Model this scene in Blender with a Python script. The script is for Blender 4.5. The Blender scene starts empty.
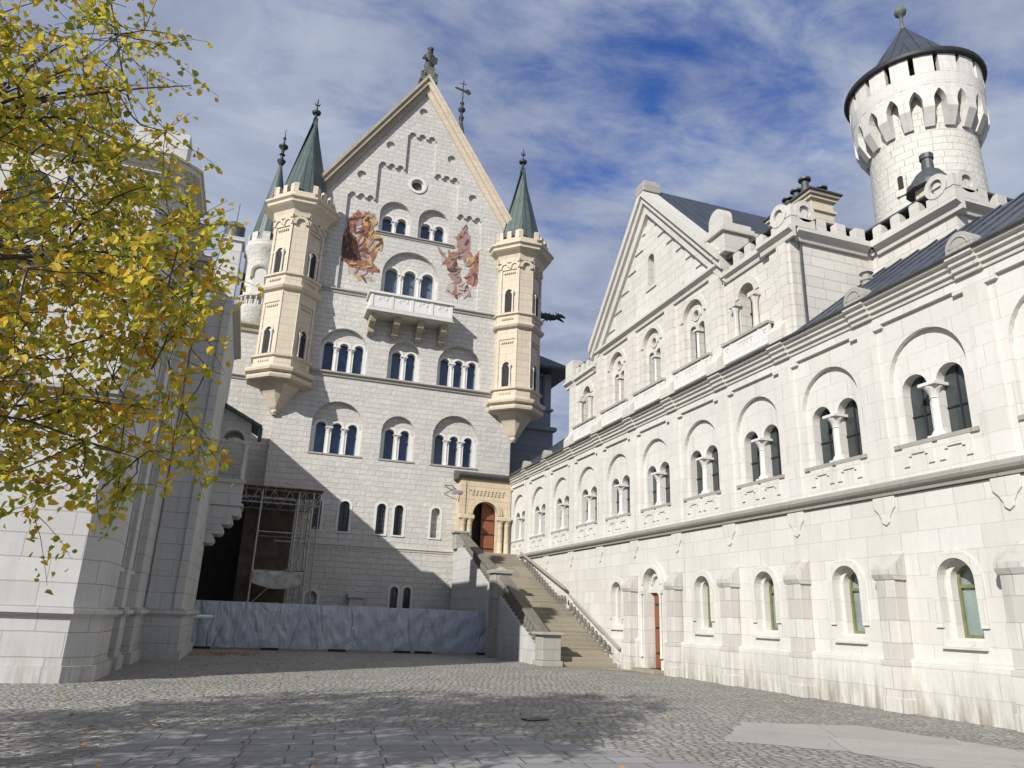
import bpy, bmesh, math, random
from mathutils import Vector, Matrix
from mathutils.geometry import tessellate_polygon
R = math.radians; PI = math.pi
random.seed(7)
scene = bpy.context.scene
C = scene.collection

# ---------------------------------------------------------------- camera
cam_d = bpy.data.cameras.new('camera'); cam = bpy.data.objects.new('camera', cam_d); C.objects.link(cam)
cam_d.sensor_width = 36; cam_d.lens = 735/1024*36; cam_d.clip_start = .05; cam_d.clip_end = 3000
_y, _p, _r = R(18.55), R(17.7), R(2.187)
fw = Vector((math.sin(_y)*math.cos(_p), math.cos(_y)*math.cos(_p), math.sin(_p)))
rt = Vector((math.cos(_y), -math.sin(_y), 0)); up = rt.cross(fw)
r2 = math.cos(_r)*rt + math.sin(_r)*up; u2 = -math.sin(_r)*rt + math.cos(_r)*up
m4 = Matrix((r2, u2, -fw)).transposed().to_4x4(); m4.translation = (0, 0, 1.6)
cam.matrix_world = m4
scene.camera = cam
scene.render.resolution_x = 1024; scene.render.resolution_y = 768

# ---------------------------------------------------------------- light
SUN = Vector((1, .76, -.73)).normalized()       # the way the light travels
sd = bpy.data.lights.new('sun', 'SUN'); sd.energy = 4.6; sd.angle = R(.53); sd.color = (1, .965, .91)
so = bpy.data.objects.new('sun', sd); C.objects.link(so); so.location = (-20, -20, 40)
so.rotation_euler = SUN.to_track_quat('-Z', 'Y').to_euler()
scene.view_settings.view_transform = 'Standard'; scene.view_settings.look = 'None'
scene.view_settings.exposure = .30; scene.view_settings.gamma = 1

w = bpy.data.worlds.new('World'); scene.world = w; w.use_nodes = True
nt = w.node_tree; N = nt.nodes; L = nt.links; N.clear()
out = N.new('ShaderNodeOutputWorld'); bg = N.new('ShaderNodeBackground'); bg.inputs[1].default_value = .1
L.new(bg.outputs[0], out.inputs[0])
sky = N.new('ShaderNodeTexSky'); sky.sky_type = 'NISHITA'; sky.sun_disc = False
sky.sun_elevation = R(30.2); sky.sun_rotation = R(232.8); sky.altitude = 900; sky.air_density = 1.0; sky.dust_density = .4; sky.ozone_density = 3.0
tc = N.new('ShaderNodeTexCoord')
sep = N.new('ShaderNodeSeparateXYZ'); L.new(tc.outputs['Generated'], sep.inputs[0])
# project the view direction on a flat cloud layer
zc = N.new('ShaderNodeMath'); zc.operation = 'MAXIMUM'; zc.inputs[1].default_value = .08; L.new(sep.outputs[2], zc.inputs[0])
dx = N.new('ShaderNodeMath'); dx.operation = 'DIVIDE'; L.new(sep.outputs[0], dx.inputs[0]); L.new(zc.outputs[0], dx.inputs[1])
dy = N.new('ShaderNodeMath'); dy.operation = 'DIVIDE'; L.new(sep.outputs[1], dy.inputs[0]); L.new(zc.outputs[0], dy.inputs[1])
cb = N.new('ShaderNodeCombineXYZ'); L.new(dx.outputs[0], cb.inputs[0]); L.new(dy.outputs[0], cb.inputs[1])
def wnoise(scale, detail, rough, off, sx=1, sy=1, rot=0):
    mp = N.new('ShaderNodeMapping'); mp.inputs['Location'].default_value = off; mp.inputs['Scale'].default_value = (sx, sy, 1)
    mp.inputs['Rotation'].default_value = (0, 0, R(rot))
    L.new(cb.outputs[0], mp.inputs[0])
    n = N.new('ShaderNodeTexNoise'); n.inputs['Scale'].default_value = scale; n.inputs['Detail'].default_value = detail
    n.inputs['Roughness'].default_value = rough; n.inputs['Distortion'].default_value = .25
    L.new(mp.outputs[0], n.inputs['Vector']); return n
n1 = wnoise(.9, 3, .5, (3.1, 1.7, 0), 1, 1.3, 20)
n2 = wnoise(4.2, 9, .62, (7.3, 2.2, 0), 1.0, 1.45, -25)
n3 = wnoise(1.9, 6, .62, (1.3, 9.2, 0), 1, 1.2, 35)
# a gentle gap of clear sky where the cloud sheet is thin (a place in the cloud layer)
gp = N.new('ShaderNodeVectorMath'); gp.operation = 'DISTANCE'; gp.inputs[1].default_value = (.62, .90, 0); L.new(cb.outputs[0], gp.inputs[0])
gm = N.new('ShaderNodeMapRange'); gm.inputs[1].default_value = .05; gm.inputs[2].default_value = .95; gm.inputs[3].default_value = -.13; gm.inputs[4].default_value = .18
L.new(gp.outputs['Value'], gm.inputs[0])
a1 = N.new('ShaderNodeMath'); a1.operation = 'MULTIPLY_ADD'; a1.inputs[1].default_value = .45; L.new(n1.outputs[0], a1.inputs[0]); L.new(gm.outputs[0], a1.inputs[2])
a2 = N.new('ShaderNodeMath'); a2.operation = 'MULTIPLY_ADD'; a2.inputs[1].default_value = .75; L.new(n2.outputs[0], a2.inputs[0]); L.new(a1.outputs[0], a2.inputs[2])
cr = N.new('ShaderNodeMapRange'); cr.interpolation_type = 'SMOOTHSTEP'
cr.inputs[1].default_value = .33; cr.inputs[2].default_value = .73; cr.inputs[3].default_value = .05; cr.inputs[4].default_value = .96
L.new(a2.outputs[0], cr.inputs[0])
cc = N.new('ShaderNodeMix'); cc.data_type = 'RGBA'; L.new(n3.outputs[0], cc.inputs['Factor'])
cc.inputs['A'].default_value = (2.1, 2.45, 3.55, 1); cc.inputs['B'].default_value = (3.9, 4.35, 5.2, 1)
mr3 = N.new('ShaderNodeMapRange'); mr3.inputs[1].default_value = .32; mr3.inputs[2].default_value = .68; L.new(n3.outputs[0], mr3.inputs[0]); L.new(mr3.outputs[0], cc.inputs['Factor'])
skm = N.new('ShaderNodeMix'); skm.data_type = 'RGBA'; skm.blend_type = 'MULTIPLY'; skm.inputs['Factor'].default_value = 1
L.new(sky.outputs[0], skm.inputs['A']); skm.inputs['B'].default_value = (.22, .62, 1.25, 1)
mx = N.new('ShaderNodeMix'); mx.data_type = 'RGBA'; L.new(cr.outputs[0], mx.inputs['Factor']); L.new(skm.outputs['Result'], mx.inputs['A']); L.new(cc.outputs['Result'], mx.inputs['B'])
L.new(mx.outputs['Result'], bg.inputs[0])

# ---------------------------------------------------------------- materials
MATS = {}
def newmat(name):
    m = bpy.data.materials.new(name); m.use_nodes = True; MATS[name] = m
    t = m.node_tree; b = t.nodes['Principled BSDF']; return m, t, b
def node(t, typ, **kw):
    n = t.nodes.new(typ)
    for k, v in kw.items(): setattr(n, k, v)
    return n
def ramp(t, src, a, b, lo, hi, smooth=False):
    n = t.nodes.new('ShaderNodeMapRange'); n.inputs[1].default_value = a; n.inputs[2].default_value = b
    n.inputs[3].default_value = lo; n.inputs[4].default_value = hi
    if smooth: n.interpolation_type = 'SMOOTHSTEP'
    t.links.new(src, n.inputs[0]); return n.outputs[0]
def noise(t, vec, scale, detail=4, rough=.55, mscale=None):
    if mscale:
        mp = t.nodes.new('ShaderNodeMapping'); mp.inputs['Scale'].default_value = mscale; t.links.new(vec, mp.inputs[0]); vec = mp.outputs[0]
    n = t.nodes.new('ShaderNodeTexNoise'); n.inputs['Scale'].default_value = scale; n.inputs['Detail'].default_value = detail
    n.inputs['Roughness'].default_value = rough; t.links.new(vec, n.inputs['Vector']); return n.outputs[0]
def mixc(t, fac, a, b, mode='MIX'):
    n = t.nodes.new('ShaderNodeMix'); n.data_type = 'RGBA'; n.blend_type = mode
    for s, v in (('Factor', fac), ('A', a), ('B', b)):
        if hasattr(v, 'is_linked') or hasattr(v, 'links'): t.links.new(v, n.inputs[s])
        elif s == 'Factor': n.inputs[s].default_value = v
        else: n.inputs[s].default_value = (*v, 1)
    return n.outputs['Result']
def math_(t, op, a, b=None, c=None):
    n = t.nodes.new('ShaderNodeMath'); n.operation = op
    for i, v in enumerate((a, b, c)):
        if v is None: continue
        if hasattr(v, 'links'): t.links.new(v, n.inputs[i])
        else: n.inputs[i].default_value = v
    return n.outputs[0]
def stone(name, col, col2, bw=.9, bh=.42, ms=.012, mortar=(.5, .49, .46), bump=.03, grain=.35, stain=.3, streak=0, rough=.85, wob=.03, boss=False, base_dirt=0):
    m, t, b = newmat(name)
    uv = node(t, 'ShaderNodeUVMap').outputs[0]; pos = node(t, 'ShaderNodeNewGeometry').outputs['Position']
    d = node(t, 'ShaderNodeTexNoise'); d.inputs['Scale'].default_value = 1.6; d.inputs['Detail'].default_value = 2; t.links.new(uv, d.inputs['Vector'])
    vm = node(t, 'ShaderNodeVectorMath', operation='MULTIPLY_ADD'); t.links.new(d.outputs['Color'], vm.inputs[0]); vm.inputs[1].default_value = (wob,)*3; t.links.new(uv, vm.inputs[2])
    br = node(t, 'ShaderNodeTexBrick'); t.links.new(vm.outputs[0], br.inputs['Vector'])
    br.inputs['Scale'].default_value = 1; br.inputs['Mortar Size'].default_value = ms; br.inputs['Mortar Smooth'].default_value = .6 if boss else .35
    br.inputs['Brick Width'].default_value = bw; br.inputs['Row Height'].default_value = bh; br.offset = .5; br.squash = .72; br.squash_frequency = 3
    br.inputs['Color1'].default_value = (*col, 1); br.inputs['Color2'].default_value = (*col2, 1); br.inputs['Mortar'].default_value = (*mortar, 1)
    c = br.outputs['Color']
    big = noise(t, pos, .35, 5, .6)
    c = mixc(t, ramp(t, big, .35, .75, 0, stain), c, tuple(x*.62 for x in col))
    fine = noise(t, pos, 9, 6, .7)
    c = mixc(t, ramp(t, fine, .3, .7, grain*.55, 0), c, tuple(x*.6 for x in col))
    if streak:
        st = noise(t, pos, 1.0, 5, .65, (3.2, 3.2, .25))
        c = mixc(t, ramp(t, st, .52, .75, 0, streak), c, (.24, .23, .20))
    if base_dirt:
        sz = node(t, 'ShaderNodeSeparateXYZ'); t.links.new(pos, sz.inputs[0])
        dn = noise(t, pos, 2.2, 5, .7, (2.5, 2.5, .35))
        zf = ramp(t, sz.outputs[2], 0, 1.0, 1, 0)
        c = mixc(t, math_(t, 'MULTIPLY', ramp(t, dn, .40, .62, 0, base_dirt), zf), c, (.22, .20, .15))
    t.links.new(c, b.inputs['Base Color']); b.inputs['Roughness'].default_value = rough
    b.inputs['Specular IOR Level'].default_value = .25
    h = math_(t, 'MULTIPLY_ADD', br.outputs['Fac'], -1.0, 1.0)
    if boss:
        bn = noise(t, pos, 5, 4, .6); h = math_(t, 'MULTIPLY', h, ramp(t, bn, .2, .8, .55, 1.3))
    h = math_(t, 'MULTIPLY_ADD', fine, .25, h)
    bp = node(t, 'ShaderNodeBump'); bp.inputs['Strength'].default_value = 1; bp.inputs['Distance'].default_value = bump
    t.links.new(h, bp.inputs['Height']); t.links.new(bp.outputs[0], b.inputs['Normal'])
    return m
stone('palas_stone', (.60, .58, .54), (.52, .50, .46), .62, .30, .016, (.66, .65, .61), .035, .5, .35, .12, boss=True, wob=.06)
stone('wing_stone', (.66, .645, .605), (.60, .583, .54), 1.1, .46, .005, (.60, .58, .535), .007, .4, .3, .3, wob=.015, base_dirt=.0)
stone('wing_base', (.65, .635, .595), (.575, .555, .51), 1.0, .47, .006, (.58, .56, .52), .008, .35, .28, .25, wob=.015, base_dirt=.85)
stone('butt_stone', (.66, .64, .60), (.46, .44, .40), .62, .47, .009, (.46, .44, .40), .018, .5, .6, .7, wob=.02, base_dirt=.3)
stone('block_stone', (.64, .615, .565), (.57, .545, .495), .85, .34, .008, (.46, .44, .39), .016, .4, .3, .25, wob=.03)
stone('trim_stone', (.58, .56, .51), (.55, .53, .49), 1.4, .6, .005, (.45, .43, .40), .008, .35, .3, .2)
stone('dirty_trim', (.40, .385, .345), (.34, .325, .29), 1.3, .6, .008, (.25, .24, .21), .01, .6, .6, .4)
stone('white_smooth', (.66, .65, .62), (.63, .62, .59), 2.2, 1.1, .003, (.5, .5, .47), .005, .15, .15, .1)
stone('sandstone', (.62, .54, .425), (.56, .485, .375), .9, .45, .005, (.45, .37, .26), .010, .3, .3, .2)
stone('sand_portal', (.60, .51, .37), (.53, .44, .31), .7, .38, .006, (.42, .33, .2), .012, .35, .35, .2)
stone('bower_stone', (.55, .545, .53), (.49, .485, .47), 1.15, .5, .009, (.36, .35, .33), .014, .4, .35, .28, base_dirt=.6)
stone('tower_stone', (.62, .60, .55), (.57, .55, .50), .8, .36, .010, (.52, .50, .46), .035, .35, .2, .1, boss=True, wob=.02)
stone('step_stone', (.36, .32, .245), (.24, .21, .16), 1.3, .6, .006, (.2, .18, .13), .01, .6, .6, .2)
stone('rail_stone', (.20, .185, .155), (.15, .14, .115), 1.3, .6, .008, (.15, .14, .12), .01, .7, .6, .4)
stone('rake_stone', (.42, .37, .28), (.36, .315, .235), 1.2, .6, .004, (.3, .25, .18), .008, .4, .4, .2)  # brown stone; on the left palace rake its dark tone stands in for shade
stone('grey_shed', (.27, .30, .33), (.24, .27, .30), 1.4, .4, .008, (.16, .18, .2), .01, .4, .4, .2)

def simple(name, col, rough=.6, metal=0, var=.2, nscale=4, bump=0, spec=.4):
    m, t, b = newmat(name); pos = node(t, 'ShaderNodeNewGeometry').outputs['Position']
    n = noise(t, pos, nscale, 5, .6)
    c = mixc(t, ramp(t, n, .3, .7, 0, 1), tuple(x*(1-var) for x in col), tuple(min(1, x*(1+var)) for x in col))
    t.links.new(c, b.inputs['Base Color']); b.inputs['Roughness'].default_value = rough; b.inputs['Metallic'].default_value = metal
    b.inputs['Specular IOR Level'].default_value = spec
    if bump:
        bp = node(t, 'ShaderNodeBump'); bp.inputs['Distance'].default_value = bump; t.links.new(n, bp.inputs['Height']); t.links.new(bp.outputs[0], b.inputs['Normal'])
    return m
simple('glass_blue', (.035, .07, .15), .12, 0, .35, 1.2, spec=.5)  # blue base colour stands in for sky reflected in the panes
simple('glass_grey', (.045, .055, .055), .1, 0, .3, 1.2, spec=.5)
simple('glass_haze', (.22, .27, .25), .15, 0, .2, 1.5, spec=.5)
simple('glass_pale', (.10, .135, .19), .15, 0, .25, 1.2, spec=.5)
simple('dark_void', (.035, .031, .027), .95)  # near-black colour stands in for the shade inside openings and gaps
simple('dark_brown', (.10, .08, .06), .9, 0, .4, 2)
simple('olive_frame', (.16, .17, .075), .5)
simple('iron', (.03, .03, .032), .55, .3)
simple('steel', (.36, .36, .36), .45, .6, .25, 8)
simple('wood_board', (.19, .135, .08), .8, 0, .35, 3)
simple('bronze', (.045, .05, .045), .6, .3, .4, 8)
simple('patina', (.11, .125, .10), .7, 0, .35, 6)
simple('lead_grey', (.075, .08, .085), .5, .2, .3, 6)
simple('scaff_tarp', (.40, .40, .37), .7, 0, .3, 3)
simple('white_plastic', (.8, .8, .78), .4)
simple('bark', (.075, .058, .045), .9, 0, .4, 14, .01)
simple('rubber', (.02, .02, .02), .9)
simple('glass_sky', (.20, .30, .42), .2, 0, .25, 1.2)
simple('mauve', (.30, .22, .20), .85, 0, .45, 3.5); simple('cloud_paint', (.44, .38, .36), .85, 0, .35, 4)

def seamed(name, col, col2, w_, rough=.45, metal=.0, grime=.35):
    """standing seam metal roof: u is along the eave"""
    m, t, b = newmat(name)
    uv = node(t, 'ShaderNodeUVMap').outputs[0]; pos = node(t, 'ShaderNodeNewGeometry').outputs['Position']
    sx = node(t, 'ShaderNodeSeparateXYZ'); t.links.new(uv, sx.inputs[0])
    f = math_(t, 'FRACT', math_(t, 'DIVIDE', sx.outputs[0], w_))
    seam = math_(t, 'LESS_THAN', f, .13)
    n = noise(t, pos, 1.3, 6, .65)
    c = mixc(t, ramp(t, n, .3, .7, 0, 1), col, col2); c = mixc(t, seam, c, tuple(x*.55 for x in col))
    st = noise(t, pos, 2.0, 4, .6, (3, 3, .3)); c = mixc(t, ramp(t, st, .5, .75, 0, grime), c, tuple(x*.55 for x in col))
    t.links.new(c, b.inputs['Base Color']); b.inputs['Roughness'].default_value = rough; b.inputs['Metallic'].default_value = metal
    bp = node(t, 'ShaderNodeBump'); bp.inputs['Distance'].default_value = .04; t.links.new(seam, bp.inputs['Height']); t.links.new(bp.outputs[0], b.inputs['Normal'])
    return m
seamed('copper_green', (.045, .068, .064), (.08, .112, .102), .36)
seamed('roof_metal', (.035, .043, .058), (.06, .07, .09), .62, .42, .1)
seamed('slate_blue', (.026, .034, .048), (.045, .056, .075), .5, .55, 0)
seamed('light_copper', (.20, .29, .29), (.24, .33, .33), .5)

# glossy painted murals: several pigments broken up by noise
def mural(name, cols, scale):
    m, t, b = newmat(name); pos = node(t, 'ShaderNodeNewGeometry').outputs['Position']
    mp = node(t, 'ShaderNodeMapping'); t.links.new(pos, mp.inputs[0]); mp.inputs['Scale'].default_value = (1, .01, 1)
    n = node(t, 'ShaderNodeTexNoise'); n.inputs['Scale'].default_value = scale; n.inputs['Detail'].default_value = 6; n.inputs['Distortion'].default_value = 1.6
    t.links.new(mp.outputs[0], n.inputs['Vector'])
    r = node(t, 'ShaderNodeValToRGB'); t.links.new(n.outputs[0], r.inputs[0]); e = r.color_ramp.elements
    while len(e) < len(cols): e.new(.5)
    for i, c in enumerate(cols): e[i].position = .28+.46*i/(len(cols)-1); e[i].color = (*c, 1)
    t.links.new(r.outputs[0], b.inputs['Base Color']); b.inputs['Roughness'].default_value = .85
mural('paint_red', [(.07, .025, .02), (.20, .07, .045), (.30, .12, .07), (.15, .05, .035), (.42, .27, .14), (.26, .10, .06)], 4.5)
mural('paint_dark', [(.05, .02, .015), (.12, .05, .035), (.08, .06, .05), (.16, .06, .04)], 3)
mural('paint_ochre', [(.22, .11, .04), (.40, .24, .08), (.50, .34, .12), (.34, .17, .06), (.20, .09, .05)], 3.2)
mural('paint_robe', [(.16, .09, .08), (.30, .20, .19), (.24, .19, .22), (.38, .20, .13), (.28, .13, .1)], 5)
mural('paint_orange', [(.26, .15, .09), (.38, .24, .13), (.22, .12, .08), (.27, .23, .22), (.42, .36, .28)], 5)
mural('paint_coral', [(.33, .12, .075), (.38, .17, .11), (.22, .08, .06), (.40, .27, .18)], 5)
mural('paint_cloud', [(.50, .45, .42), (.36, .31, .30), (.46, .38, .35), (.28, .24, .23), (.5, .46, .42)], 6)

def door_mat():
    m, t, b = newmat('door_wood')
    uv = node(t, 'ShaderNodeUVMap').outputs[0]; sx = node(t, 'ShaderNodeSeparateXYZ'); t.links.new(uv, sx.inputs[0])
    f = math_(t, 'FRACT', math_(t, 'DIVIDE', sx.outputs[0], .14)); g = math_(t, 'LESS_THAN', f, .1)
    n = noise(t, uv, 3, 5, .6, (8, 1, 1))
    c = mixc(t, n, (.15, .05, .025), (.30, .105, .045)); c = mixc(t, g, c, (.06, .025, .015))
    t.links.new(c, b.inputs['Base Color']); b.inputs['Roughness'].default_value = .55
door_mat()

def cobble_mat():
    m, t, b = newmat('cobbles')
    pos = node(t, 'ShaderNodeNewGeometry').outputs['Position']
    wn = node(t, 'ShaderNodeTexNoise'); wn.inputs['Scale'].default_value = 1.1; wn.inputs['Detail'].default_value = 3; t.links.new(pos, wn.inputs['Vector'])
    vm = node(t, 'ShaderNodeVectorMath', operation='MULTIPLY_ADD'); t.links.new(wn.outputs['Color'], vm.inputs[0]); vm.inputs[1].default_value = (.35, .35, 0); t.links.new(pos, vm.inputs[2])
    mp = node(t, 'ShaderNodeMapping'); t.links.new(vm.outputs[0], mp.inputs[0]); mp.inputs['Rotation'].default_value = (0, 0, R(14)); mp.inputs['Scale'].default_value = (6.2, 8.8, 0)
    v = node(t, 'ShaderNodeTexVoronoi', feature='DISTANCE_TO_EDGE'); v.voronoi_dimensions = '2D'; v.inputs['Scale'].default_value = 1; v.inputs['Randomness'].default_value = .62; t.links.new(mp.outputs[0], v.inputs['Vector'])
    v2 = node(t, 'ShaderNodeTexVoronoi'); v2.voronoi_dimensions = '2D'; v2.inputs['Scale'].default_value = 1; v2.inputs['Randomness'].default_value = .62; t.links.new(mp.outputs[0], v2.inputs['Vector'])
    cs = node(t, 'ShaderNodeSeparateXYZ'); t.links.new(v2.outputs['Color'], cs.inputs[0])
    c = mixc(t, cs.outputs[0], (.27, .265, .25), (.46, .45, .415))
    c = mixc(t, ramp(t, cs.outputs[1], .75, 1, 0, .5), c, (.30, .26, .19))
    fine = noise(t, pos, 24, 5, .7); c = mixc(t, ramp(t, fine, .3, .7, .35, 0), c, (.17, .165, .155))
    big = noise(t, pos, .5, 4, .6); c = mixc(t, ramp(t, big, .4, .7, 0, .4), c, (.20, .19, .165))
    jt = ramp(t, v.outputs['Distance'], .02, .085, 1, 0, True)
    jcol = mixc(t, noise(t, pos, 1.4, 3), (.055, .052, .045), (.18, .165, .12))
    c = mixc(t, jt, c, jcol)
    t.links.new(c, b.inputs['Base Color']); b.inputs['Roughness'].default_value = .72; b.inputs['Specular IOR Level'].default_value = .35
    h = ramp(t, v.outputs['Distance'], .02, .28, 0, 1, True)
    h = math_(t, 'MULTIPLY_ADD', fine, .25, h); h = math_(t, 'MULTIPLY_ADD', cs.outputs[2], .35, h)
    bp = node(t, 'ShaderNodeBump'); bp.inputs['Distance'].default_value = .03; t.links.new(h, bp.inputs['Height']); t.links.new(bp.outputs[0], b.inputs['Normal'])
cobble_mat()
def slab_mat(name, c1, c2, bw, bh, mort, ms=.012, rot=6):
    m, t, b = newmat(name); pos = node(t, 'ShaderNodeNewGeometry').outputs['Position']
    wn = node(t, 'ShaderNodeTexNoise'); wn.inputs['Scale'].default_value = .8; t.links.new(pos, wn.inputs['Vector'])
    vm = node(t, 'ShaderNodeVectorMath', operation='MULTIPLY_ADD'); t.links.new(wn.outputs['Color'], vm.inputs[0]); vm.inputs[1].default_value = (.12, .12, 0); t.links.new(pos, vm.inputs[2])
    mp = node(t, 'ShaderNodeMapping'); t.links.new(vm.outputs[0], mp.inputs[0]); mp.inputs['Rotation'].default_value = (0, 0, R(rot))
    br = node(t, 'ShaderNodeTexBrick'); t.links.new(mp.outputs[0], br.inputs['Vector']); br.inputs['Scale'].default_value = 1
    br.inputs['Brick Width'].default_value = bw; br.inputs['Row Height'].default_value = bh; br.inputs['Mortar Size'].default_value = ms; br.inputs['Mortar Smooth'].default_value = .3
    br.squash = .7; br.squash_frequency = 2
    br.inputs['Color1'].default_value = (*c1, 1); br.inputs['Color2'].default_value = (*c2, 1); br.inputs['Mortar'].default_value = (*mort, 1)
    fine = noise(t, pos, 18, 6, .7); c = mixc(t, ramp(t, fine, .3, .75, .35, 0), br.outputs['Color'], tuple(x*.6 for x in c1))
    big = noise(t, pos, .9, 5, .6); c = mixc(t, ramp(t, big, .42, .7, 0, .4), c, tuple(x*.65 for x in c1))
    t.links.new(c, b.inputs['Base Color']); b.inputs['Roughness'].default_value = .7
    h = math_(t, 'MULTIPLY_ADD', br.outputs['Fac'], -1., math_(t, 'MULTIPLY', fine, .25))
    bp = node(t, 'ShaderNodeBump'); bp.inputs['Distance'].default_value = .015; t.links.new(h, bp.inputs['Height']); t.links.new(bp.outputs[0], b.inputs['Normal'])
slab_mat('slabs', (.25, .245, .245), (.33, .32, .315), .78, .42, (.07, .065, .055))
slab_mat('path_stone', (.35, .34, .315), (.41, .395, .365), 2.6, 1.7, (.24, .23, .20), .01, 30)

def tarp_mat():
    m, t, b = newmat('tarp_blue'); pos = node(t, 'ShaderNodeNewGeometry').outputs['Position']
    mp = node(t, 'ShaderNodeMapping'); mp.inputs['Rotation'].default_value = (0, R(38), 0); mp.inputs['Scale'].default_value = (1.0, 1, .34); t.links.new(pos, mp.inputs[0])
    n = node(t, 'ShaderNodeTexNoise'); n.inputs['Scale'].default_value = 1.5; n.inputs['Detail'].default_value = 3; n.inputs['Distortion'].default_value = .5; t.links.new(mp.outputs[0], n.inputs['Vector'])
    f2 = noise(t, pos, 9, 4, .6)
    gx = node(t, 'ShaderNodeSeparateXYZ'); t.links.new(pos, gx.inputs[0])
    g1 = math_(t, 'LESS_THAN', math_(t, 'FRACT', math_(t, 'MULTIPLY', gx.outputs[2], 1.65)), .035)
    c = mixc(t, ramp(t, n.outputs[0], .3, .7, 0, 1), (.33, .37, .43), (.43, .47, .52)); c = mixc(t, ramp(t, f2, .55, .75, 0, .35), c, (.16, .19, .24))
    c = mixc(t, math_(t, 'MULTIPLY', g1, .5), c, (.5, .53, .56))
    t.links.new(c, b.inputs['Base Color']); b.inputs['Roughness'].default_value = .38; b.inputs['Specular IOR Level'].default_value = .6
    rd = math_(t, 'ABSOLUTE', math_(t, 'SUBTRACT', n.outputs[0], .5)); bp = node(t, 'ShaderNodeBump'); bp.inputs['Distance'].default_value = .05; t.links.new(ramp(t, rd, 0, .14, 0, 1, True), bp.inputs['Height']); t.links.new(bp.outputs[0], b.inputs['Normal'])
tarp_mat()
def leaf_mat(name, cols, trans=.35):
    m, t, b = newmat(name)
    g = node(t, 'ShaderNodeNewGeometry'); pos = g.outputs['Position']
    n = noise(t, pos, .9, 3, .6)
    s = math_(t, 'MULTIPLY_ADD', g.outputs['Random Per Island'], .62, math_(t, 'MULTIPLY_ADD', n, 1.1, -.36))
    r = node(t, 'ShaderNodeValToRGB'); t.links.new(s, r.inputs[0]); e = r.color_ramp.elements
    while len(e) < len(cols): e.new(.5)
    for i, c in enumerate(cols): e[i].position = i/(len(cols)-1); e[i].color = (*c, 1)
    t.links.new(r.outputs[0], b.inputs['Base Color']); b.inputs['Roughness'].default_value = .5; b.inputs['Specular IOR Level'].default_value = .3
    tr = node(t, 'ShaderNodeBsdfTranslucent'); t.links.new(r.outputs[0], tr.inputs[0])
    ms = node(t, 'ShaderNodeMixShader'); ms.inputs[0].default_value = trans
    t.links.new(b.outputs[0], ms.inputs[1]); t.links.new(tr.outputs[0], ms.inputs[2])
    t.links.new(ms.outputs[0], t.nodes['Material Output'].inputs[0])
leaf_mat('leaves', [(.20, .25, .035), (.30, .34, .045), (.46, .44, .055), (.68, .56, .07), (.66, .40, .05), (.46, .19, .035)], .52)
leaf_mat('fallen', [(.5, .3, .05), (.5, .22, .04), (.42, .2, .05), (.3, .12, .04)], .1)

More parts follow.
